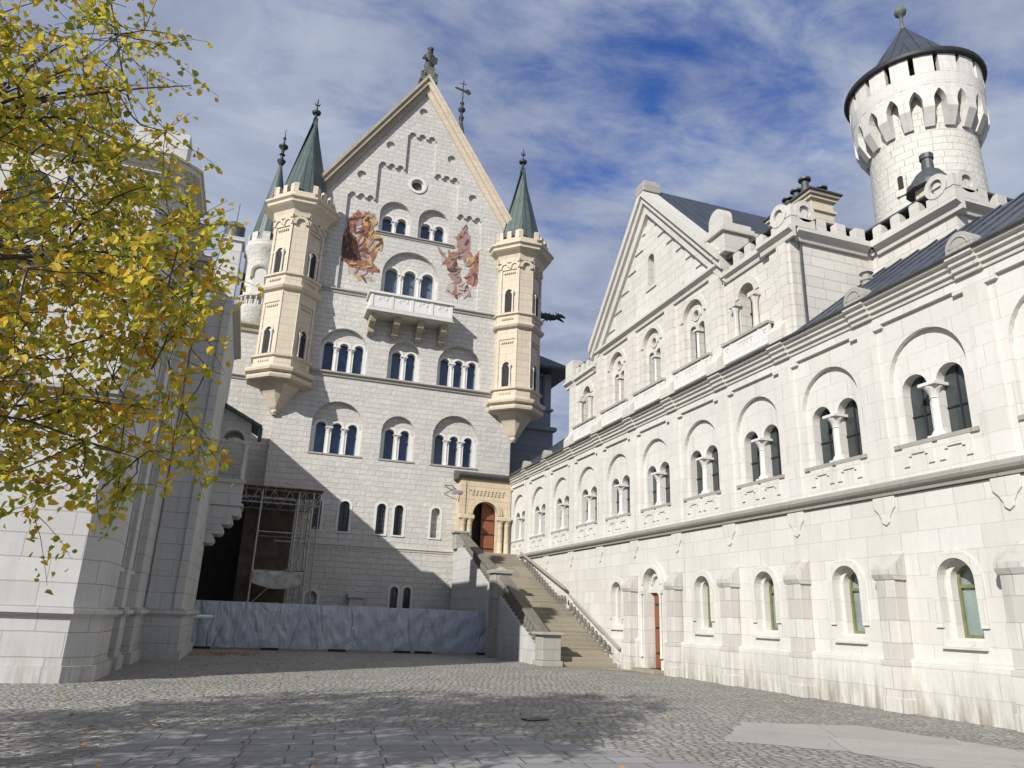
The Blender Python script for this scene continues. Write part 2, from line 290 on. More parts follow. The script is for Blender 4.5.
# ---------------------------------------------------------------- mesh helpers
class MB:
    def __init__(s): s.v = []; s.f = []; s.m = []
    def add(s, vs, fs, mi=0):
        o = len(s.v); s.v += [tuple(p) for p in vs]; s.f += [tuple(i+o for i in f) for f in fs]; s.m += [mi]*len(fs); return s
    def box(s, x0, x1, y0, y1, z0, z1, mi=0):
        vs = [(x, y, z) for z in (z0, z1) for y in (y0, y1) for x in (x0, x1)]
        return s.add(vs, [(0, 2, 3, 1), (4, 5, 7, 6), (0, 1, 5, 4), (2, 6, 7, 3), (0, 4, 6, 2), (1, 3, 7, 5)], mi)
    def prism(s, poly, y0, y1, mi=0):           # poly in (x, z), pushed along y
        n = len(poly); vs = [(x, y0, z) for x, z in poly]+[(x, y1, z) for x, z in poly]
        tri = tessellate_polygon([[Vector((x, z, 0)) for x, z in poly]])
        fs = [tuple(t) for t in tri]+[tuple(i+n for i in reversed(t)) for t in tri]+[(i, (i+1) % n, (i+1) % n+n, i+n) for i in range(n)]
        return s.add(vs, fs, mi)
    def panel(s, outline, holes, y0, y1, mi=0, side=True):
        loops = [outline]+holes; flat = [p for l in loops for p in l]; n = len(flat)
        tri = tessellate_polygon([[Vector((x, z, 0)) for x, z in l] for l in loops])
        vs = [(x, y0, z) for x, z in flat]+[(x, y1, z) for x, z in flat]
        fs = [tuple(t) for t in tri]+[tuple(i+n for i in reversed(t)) for t in tri]
        o = 0
        for k, l in enumerate(loops):
            m_ = len(l)
            if k or side: fs += [(o+i, o+(i+1) % m_, o+(i+1) % m_+n, o+i+n) for i in range(m_)]
            o += m_
        return s.add(vs, fs, mi)
    def profx(s, prof, x0, x1, mi=0):           # closed profile (y, z) run along x
        n = len(prof); vs = [(x0, y, z) for y, z in prof]+[(x1, y, z) for y, z in prof]
        return s.add(vs, [tuple(range(n)), tuple(range(2*n-1, n-1, -1))]+[(i, i+n, (i+1) % n+n, (i+1) % n) for i in range(n)], mi)
    def profy(s, prof, y0, y1, mi=0):           # closed profile (x, z) run along y
        return s.prism(prof, y0, y1, mi)
    def lathe(s, prof, cx=0, cy=0, n=16, a0=0, rot=0, mi=0, sx=1, sy=1):   # prof (r, z)
        vs = []; fs = []
        for r, z in prof:
            for i in range(n):
                a = a0+rot+2*PI*i/n; vs.append((cx+r*math.cos(a)*sx, cy+r*math.sin(a)*sy, z))
        k = len(prof)
        for j in range(k-1):
            for i in range(n): fs.append((j*n+i, j*n+(i+1) % n, (j+1)*n+(i+1) % n, (j+1)*n+i))
        fs.append(tuple(range(n-1, -1, -1))); fs.append(tuple((k-1)*n+i for i in range(n)))
        return s.add(vs, fs, mi)
    def octo(s, prof, cx, cy, hw, hc, mi=0):
        """profile [(grow, z)] of an octagon with wide faces turned 45 degrees and narrow chamfers on the axes"""
        vs = []; fs = []; n = 8
        for g, z in prof:
            a = hw+g; c = hc+g*.4142
            for x, y in ((c, -a), (a, -c), (a, c), (c, a), (-c, a), (-a, c), (-a, -c), (-c, -a)): vs.append((cx+x, cy+y, z))
        k = len(prof)
        for j in range(k-1):
            for i in range(n): fs.append((j*n+i, j*n+(i+1) % n, (j+1)*n+(i+1) % n, (j+1)*n+i))
        fs.append(tuple(range(n-1, -1, -1))); fs.append(tuple((k-1)*n+i for i in range(n)))
        return s.add(vs, fs, mi)
    def tube(s, pts, rad, n=6, mi=0):
        pts = [Vector(p) for p in pts]
        if not hasattr(rad, '__len__'): rad = [rad]*len(pts)
        vs = []; fs = []
        for i, p in enumerate(pts):
            d = (pts[min(i+1, len(pts)-1)]-pts[max(i-1, 0)]); d.normalize()
            a = d.cross(Vector((0, 0, 1)) if abs(d.z) < .9 else Vector((1, 0, 0))).normalized(); b = d.cross(a)
            for k in range(n):
                t = 2*PI*k/n; vs.append(p+(a*math.cos(t)+b*math.sin(t))*rad[i])
        for j in range(len(pts)-1):
            for i in range(n): fs.append((j*n+i, j*n+(i+1) % n, (j+1)*n+(i+1) % n, (j+1)*n+i))
        fs.append(tuple(range(n-1, -1, -1))); fs.append(tuple((len(pts)-1)*n+i for i in range(n)))
        return s.add(vs, fs, mi)
    def ring(s, cx, zs, r0, r1, y0, y1, a0=0, a1=PI, n=14, mi=0):
        """an arch moulding in the wall plane"""
        P = [(cx+r*math.cos(a0+(a1-a0)*i/n), zs+r*math.sin(a0+(a1-a0)*i/n)) for r in (r0, r1) for i in range(n+1)]
        k = n+1; vs = [(x, y0, z) for x, z in P]+[(x, y1, z) for x, z in P]; fs = []
        for i in range(n):
            fs += [(i, i+1, k+i+1, k+i), (2*k+i, 2*k+k+i, 2*k+k+i+1, 2*k+i+1), (k+i, k+i+1, 3*k+i+1, 3*k+i), (i, 2*k+i, 2*k+i+1, i+1)]
        fs += [(0, k, 3*k, 2*k), (n, 2*k+n, 3*k+n, k+n)]
        return s.add(vs, fs, mi)
    def build(s, name, mats, parent=None, loc=(0, 0, 0), rotz=0, smooth=None, kind=None, bevel=0):
        me = bpy.data.meshes.new(name); me.from_pydata(s.v, [], s.f); me.update()
        if isinstance(mats, str): mats = [mats]
        for m in mats: me.materials.append(MATS[m])
        me.polygons.foreach_set('material_index', s.m)
        bm = bmesh.new(); bm.from_mesh(me); bmesh.ops.recalc_face_normals(bm, faces=bm.faces)
        uvl = bm.loops.layers.uv.new('UVMap')
        for f in bm.faces:
            n = f.normal
            if abs(n.z) > .97: tu, tv = Vector((1, 0, 0)), Vector((0, 1, 0))
            else:
                tu = Vector((-n.y, n.x, 0)).normalized(); tv = n.cross(tu)
            for l in f.loops:
                p = l.vert.co; l[uvl].uv = (p.dot(tu), p.dot(tv))
        bm.to_mesh(me); bm.free()
        o = bpy.data.objects.new(name, me); C.objects.link(o); o.location = loc; o.rotation_euler = (0, 0, rotz)
        if parent: o.parent = parent
        if kind: o['kind'] = kind
        if smooth is not None:
            me.shade_smooth()
            md = None
            me.set_sharp_from_angle(angle=R(smooth))
        if bevel:
            b = o.modifiers.new('bevel', 'BEVEL'); b.width = bevel; b.segments = 2; b.limit_method = 'ANGLE'; b.angle_limit = R(40)
        return o
def tag(o, label, cat, group=None):
    o['label'] = label; o['category'] = cat
    if group: o['group'] = group
    return o
def thing(name, label, cat, loc=(0, 0, 0), rotz=0, group=None):
    o = bpy.data.objects.new(name, None); C.objects.link(o); o.location = loc; o.rotation_euler = (0, 0, rotz); o.empty_display_size = .5
    return tag(o, label, cat, group)
def copy_tree(o, parent, loc):
    c = o.copy(); C.objects.link(c); c.parent = parent; c.location = loc
    for ch in o.children: copy_tree(ch, c, ch.location)
    return c
def arch(cx, z0, w_, zs, n=14):
    r = w_/2
    return [(cx-r, z0), (cx+r, z0)]+[(cx+r*math.cos(PI*i/n), zs+r*math.sin(PI*i/n)) for i in range(n+1)]
def circle(cx, cz, r, n=10): return [(cx+r*math.cos(2*PI*i/n), cz+r*math.sin(2*PI*i/n)) for i in range(n)]

def column_mb(z0, z1, r, y, cap=.2):
    """little column: base, shaft with slight taper, cushion capital and impost block"""
    m = MB(); h = z1-z0
    m.box(-r*1.65, r*1.65, y-r*1.65, y+r*1.65, z0, z0+.05)
    m.lathe([(r*1.6, z0+.05), (r*1.55, z0+.09), (r*1.15, z0+.15), (r, z0+.19), (r*.9, z1-cap-.03), (r*1.15, z1-cap-.02), (r*.95, z1-cap), (r*1.1, z1-cap*.8), (r*1.5, z1-cap*.5), (r*1.95, z1-cap*.28), (r*1.95, z1-.07)], 0, y, 12)
    m.box(-r*2.1, r*2.1, y-r*2.1, y+r*2.4, z1-.07, z1)
    return m
def window_group(name, parent, cx, sill, n, pitch, ow, zs, W, ZS, y0, rec, thick, plate='white_smooth', glass='glass_blue', colmat='white_smooth', label=None, hood=None, bars=True, colr=.085, sill_out=.0, deep=None, imp=True, lring=False):
    """recessed arch with n small arched lights. y0: wall face, rec: depth of the recess. Local origin x=cx."""
    outl = arch(0, sill, W-.002, ZS)
    cs = [(i-(n-1)/2)*pitch for i in range(n)]
    holes = [arch(c, sill+.03, ow, zs, 10) for c in cs]
    y1 = y0+rec; y2 = y1+thick
    m = MB(); m.panel(outl, holes, y1, y2, side=False)
    if hood: m.ring(0, ZS, W/2+.001, W/2+hood, y0-.03, y0+.02, n=18)
    m.box(-W/2-.06, W/2+.06, y0-.05-sill_out, y1+.03, sill-.09, sill+.001, 1)
    if lring:
        for c in cs: m.ring(c, zs, ow/2+.001, ow/2+.13, y1-.03, y1+.02, n=12, mi=2)
        for c0, c1 in ([(cs[k]+ow/2+.002, cs[k+1]-ow/2-.002) for k in range(n-1)]+[(-W/2+.01, cs[0]-ow/2-.002), (cs[-1]+ow/2+.002, W/2-.01)]): m.box(c0, c1, y1-.028, y1+.02, sill+.02, zs-.002, 2)
    if imp:     # impost blocks at the outer jambs
        for sgn in (-1, 1):
            e = sgn*(cs[-1]+ow/2) if n > 1 else sgn*ow/2
            m.box(min(e, e+sgn*.14), max(e, e+sgn*.14), y1-.035, y1+.1, zs-.12, zs)
    root = m.build(name, [plate, 'dirty_trim', 'white_smooth'], parent, (cx, 0, 0), smooth=30)
    if label: root['label'] = label
    for k in range(n-1):
        c = (cs[k]+cs[k+1])/2
        o = column_mb(sill+.002, zs, colr, 0, .32).build('column', colmat, root, (c, y1+.03, 0), smooth=40)
    g = MB()
    gy = y2-.05
    for c in cs:
        g.panel(arch(c, sill, ow+.06, zs, 10), [], gy, gy+.02, 0)
        if bars:
            g.box(c-.02, c+.02, gy-.03, gy-.002, sill+.03, zs+ow*.42, 1)
            zz = sill+.03+(zs-sill)*.5
            g.box(c-ow/2+.003, c-.022, gy-.03, gy-.002, zz, zz+.035, 1); g.box(c+.022, c+ow/2-.003, gy-.03, gy-.002, zz, zz+.035, 1)
    g.build('pane', [glass, 'iron'], root)
    return root
def merlon_row(m, x0, x1, y0, y1, z0, z1, mw, gap, round_top=False):
    n = max(2, int(round((x1-x0+gap)/(mw+gap)))); st = (x1-x0-mw)/(n-1)
    for i in range(n):
        a = x0+i*st
        if round_top: m.prism(arch(a+mw/2, z0, mw, z1-mw/2, 6), y0, y1)
        else: m.prism([(a, z0), (a+mw, z0), (a+mw, z1-.05), (a+mw-.05, z1), (a+.05, z1), (a, z1-.05)], y0, y1)

# ================================================================ GROUND
def sheet(name, poly, z, mat, kind='structure'):
    if name in ('path', 'paving'):
        q = []; rj = random.Random(len(name))
        for a, b_ in zip(poly, poly[1:]+poly[:1]):
            k = max(1, int(math.hypot(b_[0]-a[0], b_[1]-a[1])/.22))
            for t in range(k): q.append((a[0]+(b_[0]-a[0])*t/k+rj.uniform(-.06, .06), a[1]+(b_[1]-a[1])*t/k+rj.uniform(-.06, .06)))
        poly = q
    m = MB(); n = len(poly)
    tri = tessellate_polygon([[Vector((x, y, 0)) for x, y in poly]])
    m.add([(x, y, z) for x, y in poly], [tuple(t) for t in tri]); return m.build(name, mat, kind=kind)
sheet('ground', [(-600, -600), (600, -600), (600, 900), (-600, 900)], 0, 'cobbles')
sheet('paving', [(-2.4, 6.0), (3.6, 5.0), (5.6, 8.3), (5.1, 9.4), (4.3, 10.6), (3.0, 11.75), (.7, 11.9), (-1.0, 11.6), (-1.6, 9)], .004, 'slabs')
sheet('path', [(6.9, 10.2), (8.6, 12.1), (10.7, 11.5), (11.3, 8.7), (12.4, 5.5), (13.0, 0), (9.0, 0), (8.8, 6.5), (8.2, 9.2)], .004, 'path_stone')
sheet('forecourt', [(10.9, 25.9), (13.4, 24.2), (13.44, 27.2), (11.1, 27.2)], .006, 'step_stone')

# ================================================================ PALACE (tall gabled facade at the end of the court)
PY = 41.3
pal = thing('palace', 'tall white stone palace with steep gable, murals and two corner turrets at the far end', 'palace', (0, PY, 0))
GX = 7.0
out_ = [(.1, 0), (13.9, 0), (13.9, 25.3), (GX, 35.95), (.1, 25.3)]
xs = [2.65, 4.34, 6.03, 7.97, 9.66, 11.35]
def scal(x0, x1, z, n=3):
    """row of little arches between x0 and x1 (right to left) at height z"""
    p = []; wd = (x0-x1)/n
    for i in range(n):
        c = x0-wd*(i+.5); r = wd*.36
        p += [(c+wd*.5 if i else c+wd*.5, z), (c+r, z)]+[(c+r*math.cos(PI*k/6), z+.04+r*math.sin(PI*k/6)) for k in range(7)]+[(c-r, z)]
    return p
step_hole = [(xs[0], 19.95), (xs[5], 19.95)]
step_hole += scal(xs[5], xs[4], 26.35)+[(xs[4], 26.35)]+scal(xs[4], xs[3], 28.95)+[(xs[3], 28.95)]+scal(xs[3], xs[2], 31.6)+[(xs[2], 31.6), (xs[2], 28.95)]
step_hole += scal(xs[2], xs[1], 28.95)[1:]+[(xs[1], 28.95), (xs[1], 26.35)]+scal(xs[1], xs[0], 26.35)[1:]+[(xs[0], 26.35)]
ded = [step_hole[0]]
for p in step_hole[1:]:
    if abs(p[0]-ded[-1][0])+abs(p[1]-ded[-1][1]) > 1e-4: ded.append(p)
step_hole = ded
dots = [(6.93, 33.6), (4.98, 30.5), (3.37, 27.9), (9.05, 30.5), (10.66, 27.9)]
WINS = [  # cx, sill, n, pitch, ow, zs, W, ZS
    (3.5, 14.78, 3, .86, .56, 16.35, 2.75, 16.1), (7.05, 14.78, 2, .86, .56, 16.35, 1.95, 16.25), (10.45, 14.78, 3, .86, .56, 16.35, 2.75, 16.1),
    (3.6, 9.98, 3, .87, .56, 11.55, 2.85, 11.6), (7.05, 9.98, 2, .87, .56, 11.55, 1.95, 11.6), (10.45, 9.98, 3, .87, .56, 11.55, 2.75, 11.65),
    (7.02, 20.2, 3, 1.13, .80, 21.7, 3.55, 21.5), (5.75, 24.35, 2, .88, .64, 25.3, 2.0, 25.6), (8.22, 24.35, 2, .88, .64, 25.3, 2.0, 25.6)]
SING = [(4.47, 5.78, .56, 7.15), (6.49, 5.78, .52, 7.2), (7.48, 5.78, .52, 7.2), (9.58, 5.78, .52, 7.2), (2.98, 5.78, .5, 7.2), (7.56, 1.75, .42, 2.82), (8.27, 1.75, .42, 2.82), (3.2, .9, .62, 2.3)]
upper = [w_ for w_ in WINS if w_[1] > 19]; lower = [w_ for w_ in WINS if w_[1] < 19]
m = MB()
# front skin, .16 m proud of the stepped field
PASS = [(-.6, 0), (1.75, 0), (1.75, 5.9), (-.6, 5.9)]
m.panel([(.1, 0), (13.9, 0), (13.9, 25.3), (GX, 35.95), (.1, 25.3)], [step_hole]+[circle(x, z, .3, 12) for x, z in dots]
        + [arch(w_[0], w_[1], w_[6], w_[7], 16) for w_ in lower]+[arch(s[0], s[1], s[2], s[3], 10) for s in SING], 0, .17)
m.panel([(.1, 0), (13.9, 0), (13.9, 25.3), (GX, 35.95), (.1, 25.3)], [arch(w_[0], w_[1], w_[6], w_[7], 16) for w_ in WINS]+[arch(s[0], s[1], s[2], s[3], 10) for s in SING]+[circle(6.95, 28.1, .42, 16)], .1705, 1.0)
m.panel([(.1, 0), (13.9, 0), (13.9, 25.3), (GX, 35.95), (.1, 25.3)], [], 1.003, 28)
wall = m.build('wall', 'palas_stone', pal)
for w_ in WINS:
    y0 = .17 if w_[1] > 19 else 0
    window_group('window', pal, w_[0], w_[1], w_[2], w_[3], w_[4], w_[5], w_[6], w_[7], y0, .32 if w_[1] < 19 else .3, .4, plate='palas_stone', bars=False, glass='glass_blue' if w_[1] < 19 or w_[1] > 23 else 'glass_pale', colr=.1, lring=True, imp=False)
for i, s in enumerate(SING):
    m = MB(); m.ring(0, s[3], s[2]/2+.001, s[2]/2+.13, -.02, .03); m.box(-s[2]/2-.12, -s[2]/2-.001, -.02, .03, s[1], s[3]); m.box(s[2]/2+.001, s[2]/2+.12, -.02, .03, s[1], s[3])
    m.box(-s[2]/2-.1, s[2]/2+.1, -.05, .3, s[1]-.08, s[1])
    r_ = m.build('window', 'white_smooth', pal, (s[0], 0, 0), smooth=30)
    blind = i in (3, 7)
    g = MB(); g.panel(arch(0, s[1], s[2]+.04, s[3], 10), [], .3, .33)
    if not blind:
        for k in range(3): g.box(-.015, .015, .25, .28, s[1], s[3]+.2, 1) if k == 1 else None
        for k in range(5): zz = s[1]+.2+k*.27; g.box(-s[2]/2, s[2]/2, .262, .292, zz, zz+.02, 1)
    g.build('pane', ['palas_stone' if blind else 'glass_grey', 'iron'], r_)
m = MB(); m.ring(6.95, 28.1, .42, .6, .10, .2, 0, 2*PI, 24); m.ring(6.95, 28.1, .34, .419, .3, .4, 0, 2*PI, 24)
o = m.build('round_window', 'white_smooth', pal, smooth=30)
g = MB(); g.panel(circle(6.95, 28.1, .43, 16), [], .42, .45); g.build('pane', 'dark_brown', o)
# ledges
def ledge(name, x0, x1, z, d, h, mat, y0=0, par=None):
    m = MB(); m.profx([(y0+.02, z-h), (y0-d*.35, z-h), (y0-d*.45, z-h*.6), (y0-d*.9, z-h*.35), (y0-d, z-h*.3), (y0-d, z-.03), (y0-d*.8, z), (y0+.02, z)], x0, x1)
    return m.build(name, mat, par or pal)
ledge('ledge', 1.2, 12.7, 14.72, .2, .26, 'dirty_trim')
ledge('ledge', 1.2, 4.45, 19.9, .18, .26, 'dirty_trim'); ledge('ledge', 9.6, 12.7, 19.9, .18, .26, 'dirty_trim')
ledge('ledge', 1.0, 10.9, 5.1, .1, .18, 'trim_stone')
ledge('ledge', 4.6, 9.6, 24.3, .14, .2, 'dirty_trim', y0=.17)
# rakes
for sg in (-1, 1):
    m = MB()
    L0 = Vector((GX+sg*7.4, 0, 24.75)); L1 = Vector((GX, 0, 36.15)); d = (L1-L0).normalized(); nn = Vector((-d.z, 0, d.x)) if sg > 0 else Vector((d.z, 0, -d.x))
    if nn.z < 0: nn = -nn
    for (a, b_, yy) in ((-.62, -.3, -.18), (-.3, -.05, -.4), (-.05, .12, -.5)):
        q = [L0+nn*a, L0+nn*b_, L1+nn*b_, L1+nn*a]
        # mitre at the apex
        q[2] = Vector((GX, 0, (L1+nn*b_).z - (GX-(L1+nn*b_).x)*(-d.z/d.x) if abs(d.x) > 0 else 0)); q[3] = Vector((GX, 0, (L1+nn*a).z-(GX-(L1+nn*a).x)*(-d.z/d.x)))
        m.prism([(p.x, p.z) for p in q], yy, .3)
    m.build('gable_rake', 'rake_stone' if sg < 0 else 'sandstone', pal)  # left rake is coloured darker to paint in its shaded underside
# roof behind the gable
m = MB()
m.prism([(-.5, 24.7), (GX, 36.25), (14.5, 24.7), (14.3, 24.55), (GX, 35.98), (-.3, 24.55)], .3, 28)
m.build('roof', 'copper_green', pal)
# balcony
m = MB()
m.box(4.5, 9.5, -1.35, -.001, 18.42, 18.62); m.box(4.58, 9.42, -1.27, -.001, 18.3, 18.42)
m.box(4.4, 9.6, -1.42, -.001, 18.35, 18.4)
bal = m.build('balcony', 'trim_stone', pal)
m = MB()
m.panel([(4.55, 18.62), (9.45, 18.62), (9.45, 19.45), (4.55, 19.45)], [[(4.75+i*.78, 18.85), (5.15+i*.78, 18.85), (5.15+i*.78, 19.2), (4.75+i*.78, 19.2)] for i in range(0)], -1.3, -1.15)
m.box(4.55, 4.7, -1.15, -.001, 18.62, 19.45); m.box(9.3, 9.45, -1.15, -.001, 18.62, 19.45)
for k in range(5): x = 4.62+k*1.19; m.box(x-.09 if k else x-.05, x+.09, -1.335, -1.301, 18.62, 19.45)
for k in range(4):
    for j in range(3): x = 5.0+k*1.19+j*.22; m.box(x, x+.12, -1.325, -1.301, 19.05+.09*(2-abs(j-1)) if j == 1 else 19.1, 19.3)
m.box(4.42, 9.58, -1.42, -1.08, 19.45, 19.58); m.box(4.42, 4.75, -1.08, -.001, 19.45, 19.58); m.box(9.25, 9.58, -1.08, -.001, 19.45, 19.58)
m.build('parapet', ['white_smooth'], bal)
for k in range(4):
    m = MB(); x = 4.85+k*1.42
    m.profx([(-.001, 17.2), (-.2, 17.2), (-.42, 17.35), (-.45, 17.65), (-.62, 17.7), (-.95, 17.85), (-1.05, 18.05), (-1.05, 18.3), (-.001, 18.3)], x-.19, x+.19)
    m.build('corbel', 'rake_stone', bal, bevel=.03)
# murals (flat paintings on the field of the gable)
def paint(par, polys, y=.163):
    m = MB(); mats = []
    for k, (mt, pl) in enumerate(polys):
        if mt not in mats: mats.append(mt)
        rr = random.Random(k); q = []
        for i in range(len(pl)):
            a, b_ = pl[i], pl[(i+1) % len(pl)]; n = 3
            for t in range(n):
                x = a[0]+(b_[0]-a[0])*t/n; z = a[1]+(b_[1]-a[1])*t/n
                jt = .05 if len(pl) != 7 else .02; q.append((x+rr.uniform(-jt, jt), z+rr.uniform(-jt, jt)))
        m.prism(q, y-.0006*k-.0005, y-.0006*k+.003, mats.index(mt))
    return m.build('mural', mats, par)
MURAL1 = [('paint_cloud', [(3.12, 21.55), (4.17, 21.38), (4.91, 20.94), (4.75, 20.74), (3.88, 20.84), (3.25, 21.1)]), ('paint_red', [(3.14, 25.14), (3.41, 25.51), (3.66, 25.31), (4.0, 25.44), (4.56, 25.22), (4.65, 24.73), (4.41, 24.38), (4.61, 24.12), (4.82, 23.86), (4.5, 23.4), (4.84, 22.68), (4.63, 22.05), (5.11, 21.66), (4.95, 21.43), (4.17, 21.38), (3.2, 21.57), (2.83, 21.83), (2.68, 22.43), (2.68, 23.69), (2.85, 24.13), (2.78, 24.41), (2.96, 24.8)]), ('paint_dark', [(2.64, 23.64), (2.97, 23.84), (3.24, 22.84), (3.68, 22.15), (2.77, 22.06)]), ('paint_ochre', [(4.56, 24.96), (4.48, 25.19), (4.31, 25.33), (4.1, 25.34), (3.89, 25.23), (3.76, 25.02), (3.73, 24.77), (3.8, 24.55), (3.97, 24.41), (4.19, 24.4), (4.39, 24.51), (4.53, 24.71)]), ('paint_ochre', [(5.18, 23.54), (5.08, 23.85), (4.84, 24.04), (4.55, 24.06), (4.27, 23.92), (4.08, 23.63), (4.04, 23.3), (4.14, 23.0), (4.37, 22.81), (4.67, 22.78), (4.95, 22.93), (5.14, 23.2)]), ('paint_cloud', [(4.84, 23.47), (4.79, 23.63), (4.67, 23.73), (4.52, 23.74), (4.37, 23.66), (4.28, 23.52), (4.25, 23.34), (4.31, 23.19), (4.43, 23.09), (4.58, 23.08), (4.72, 23.15), (4.82, 23.3)]), ('paint_ochre', [(4.68, 23.43), (4.65, 23.51), (4.59, 23.56), (4.51, 23.57), (4.44, 23.53), (4.39, 23.46), (4.38, 23.37), (4.41, 23.29), (4.47, 23.24), (4.54, 23.24), (4.62, 23.28), (4.66, 23.35)]), ('paint_cloud', [(3.23, 23.82), (3.56, 24.09), (3.71, 23.87), (3.54, 23.39), (3.3, 23.54)]), ('paint_robe', [(3.43, 24.96), (3.59, 25.1), (3.75, 24.33), (3.69, 24.02), (3.45, 24.26)]), ('paint_robe', [(3.59, 22.81), (4.27, 23.05), (4.51, 22.41), (4.02, 22.02), (3.69, 22.25)])]
MURAL2 = [('paint_cloud', [(9.21, 20.99), (9.93, 20.68), (10.83, 21.14), (10.93, 21.54), (9.98, 21.52), (9.42, 21.57)]), ('paint_robe', [(9.57, 24.92), (9.87, 25.1), (10.0, 25.53), (10.2, 25.75), (10.5, 25.53), (10.73, 25.18), (10.7, 24.38), (10.49, 23.43), (9.92, 23.43), (9.93, 24.1), (9.73, 24.85)]), ('paint_ochre', [(10.35, 25.57), (10.3, 25.68), (10.19, 25.7), (10.09, 25.63), (10.06, 25.51), (10.11, 25.41), (10.21, 25.38), (10.31, 25.45)]), ('paint_orange', [(8.54, 24.09), (8.86, 23.82), (9.21, 23.28), (9.33, 23.81), (9.68, 23.94), (9.89, 23.09), (10.18, 22.6), (9.94, 22.33), (9.42, 22.34), (9.25, 22.63), (9.02, 23.02)]), ('paint_robe', [(9.32, 22.32), (9.93, 22.44), (10.35, 22.02), (10.28, 21.68), (9.77, 21.64)]), ('paint_coral', [(10.88, 23.63), (11.34, 24.31), (11.45, 24.19), (11.42, 23.29), (11.49, 22.41), (11.21, 21.68), (10.59, 21.8), (10.51, 22.22), (10.94, 22.97)]), ('paint_ochre', [(10.72, 24.04), (10.9, 23.63), (11.16, 23.68), (10.94, 22.97), (10.36, 23.07), (10.5, 23.32)])]
def strokes(base, n, pal_, seed, size=(.12, .38)):
    rr = random.Random(seed); res = list(base)
    def inp(x, z, pl):
        c = False; j = len(pl)-1
        for i in range(len(pl)):
            (xi, zi), (xj, zj) = pl[i], pl[j]
            if (zi > z) != (zj > z) and x < (xj-xi)*(z-zi)/(zj-zi)+xi: c = not c
            j = i
        return c
    polys_ = [p for _, p in base]
    xs_ = [q[0] for p in polys_ for q in p]; zs_ = [q[1] for p in polys_ for q in p]
    while n:
        x, z = rr.uniform(min(xs_), max(xs_)), rr.uniform(min(zs_), max(zs_))
        if not any(inp(x, z, p) for p in polys_): continue
        L_ = rr.uniform(*size); w_ = L_*rr.uniform(.18, .4); a = rr.gauss(1.2, .7); k = 7
        res.append((rr.choice(pal_), [(x+L_*math.cos(t)*math.cos(a)-w_*math.sin(t)*math.sin(a), z+L_*math.cos(t)*math.sin(a)+w_*math.sin(t)*math.cos(a)) for t in [2*PI*i/k for i in range(k)]]))
        n -= 1
    return res
def blob(cx, cz, rx, rz, n=10): return [(cx+rx*math.cos(2*PI*i/n), cz+rz*math.sin(2*PI*i/n)) for i in range(n)]
paint(pal, strokes(MURAL1, 75, ['paint_dark', 'paint_red', 'paint_ochre', 'paint_cloud', 'paint_robe', 'paint_dark'], 4)); paint(pal, strokes(MURAL2, 75, ['paint_dark', 'paint_coral', 'paint_orange', 'paint_robe', 'paint_cloud', 'paint_robe'], 9))

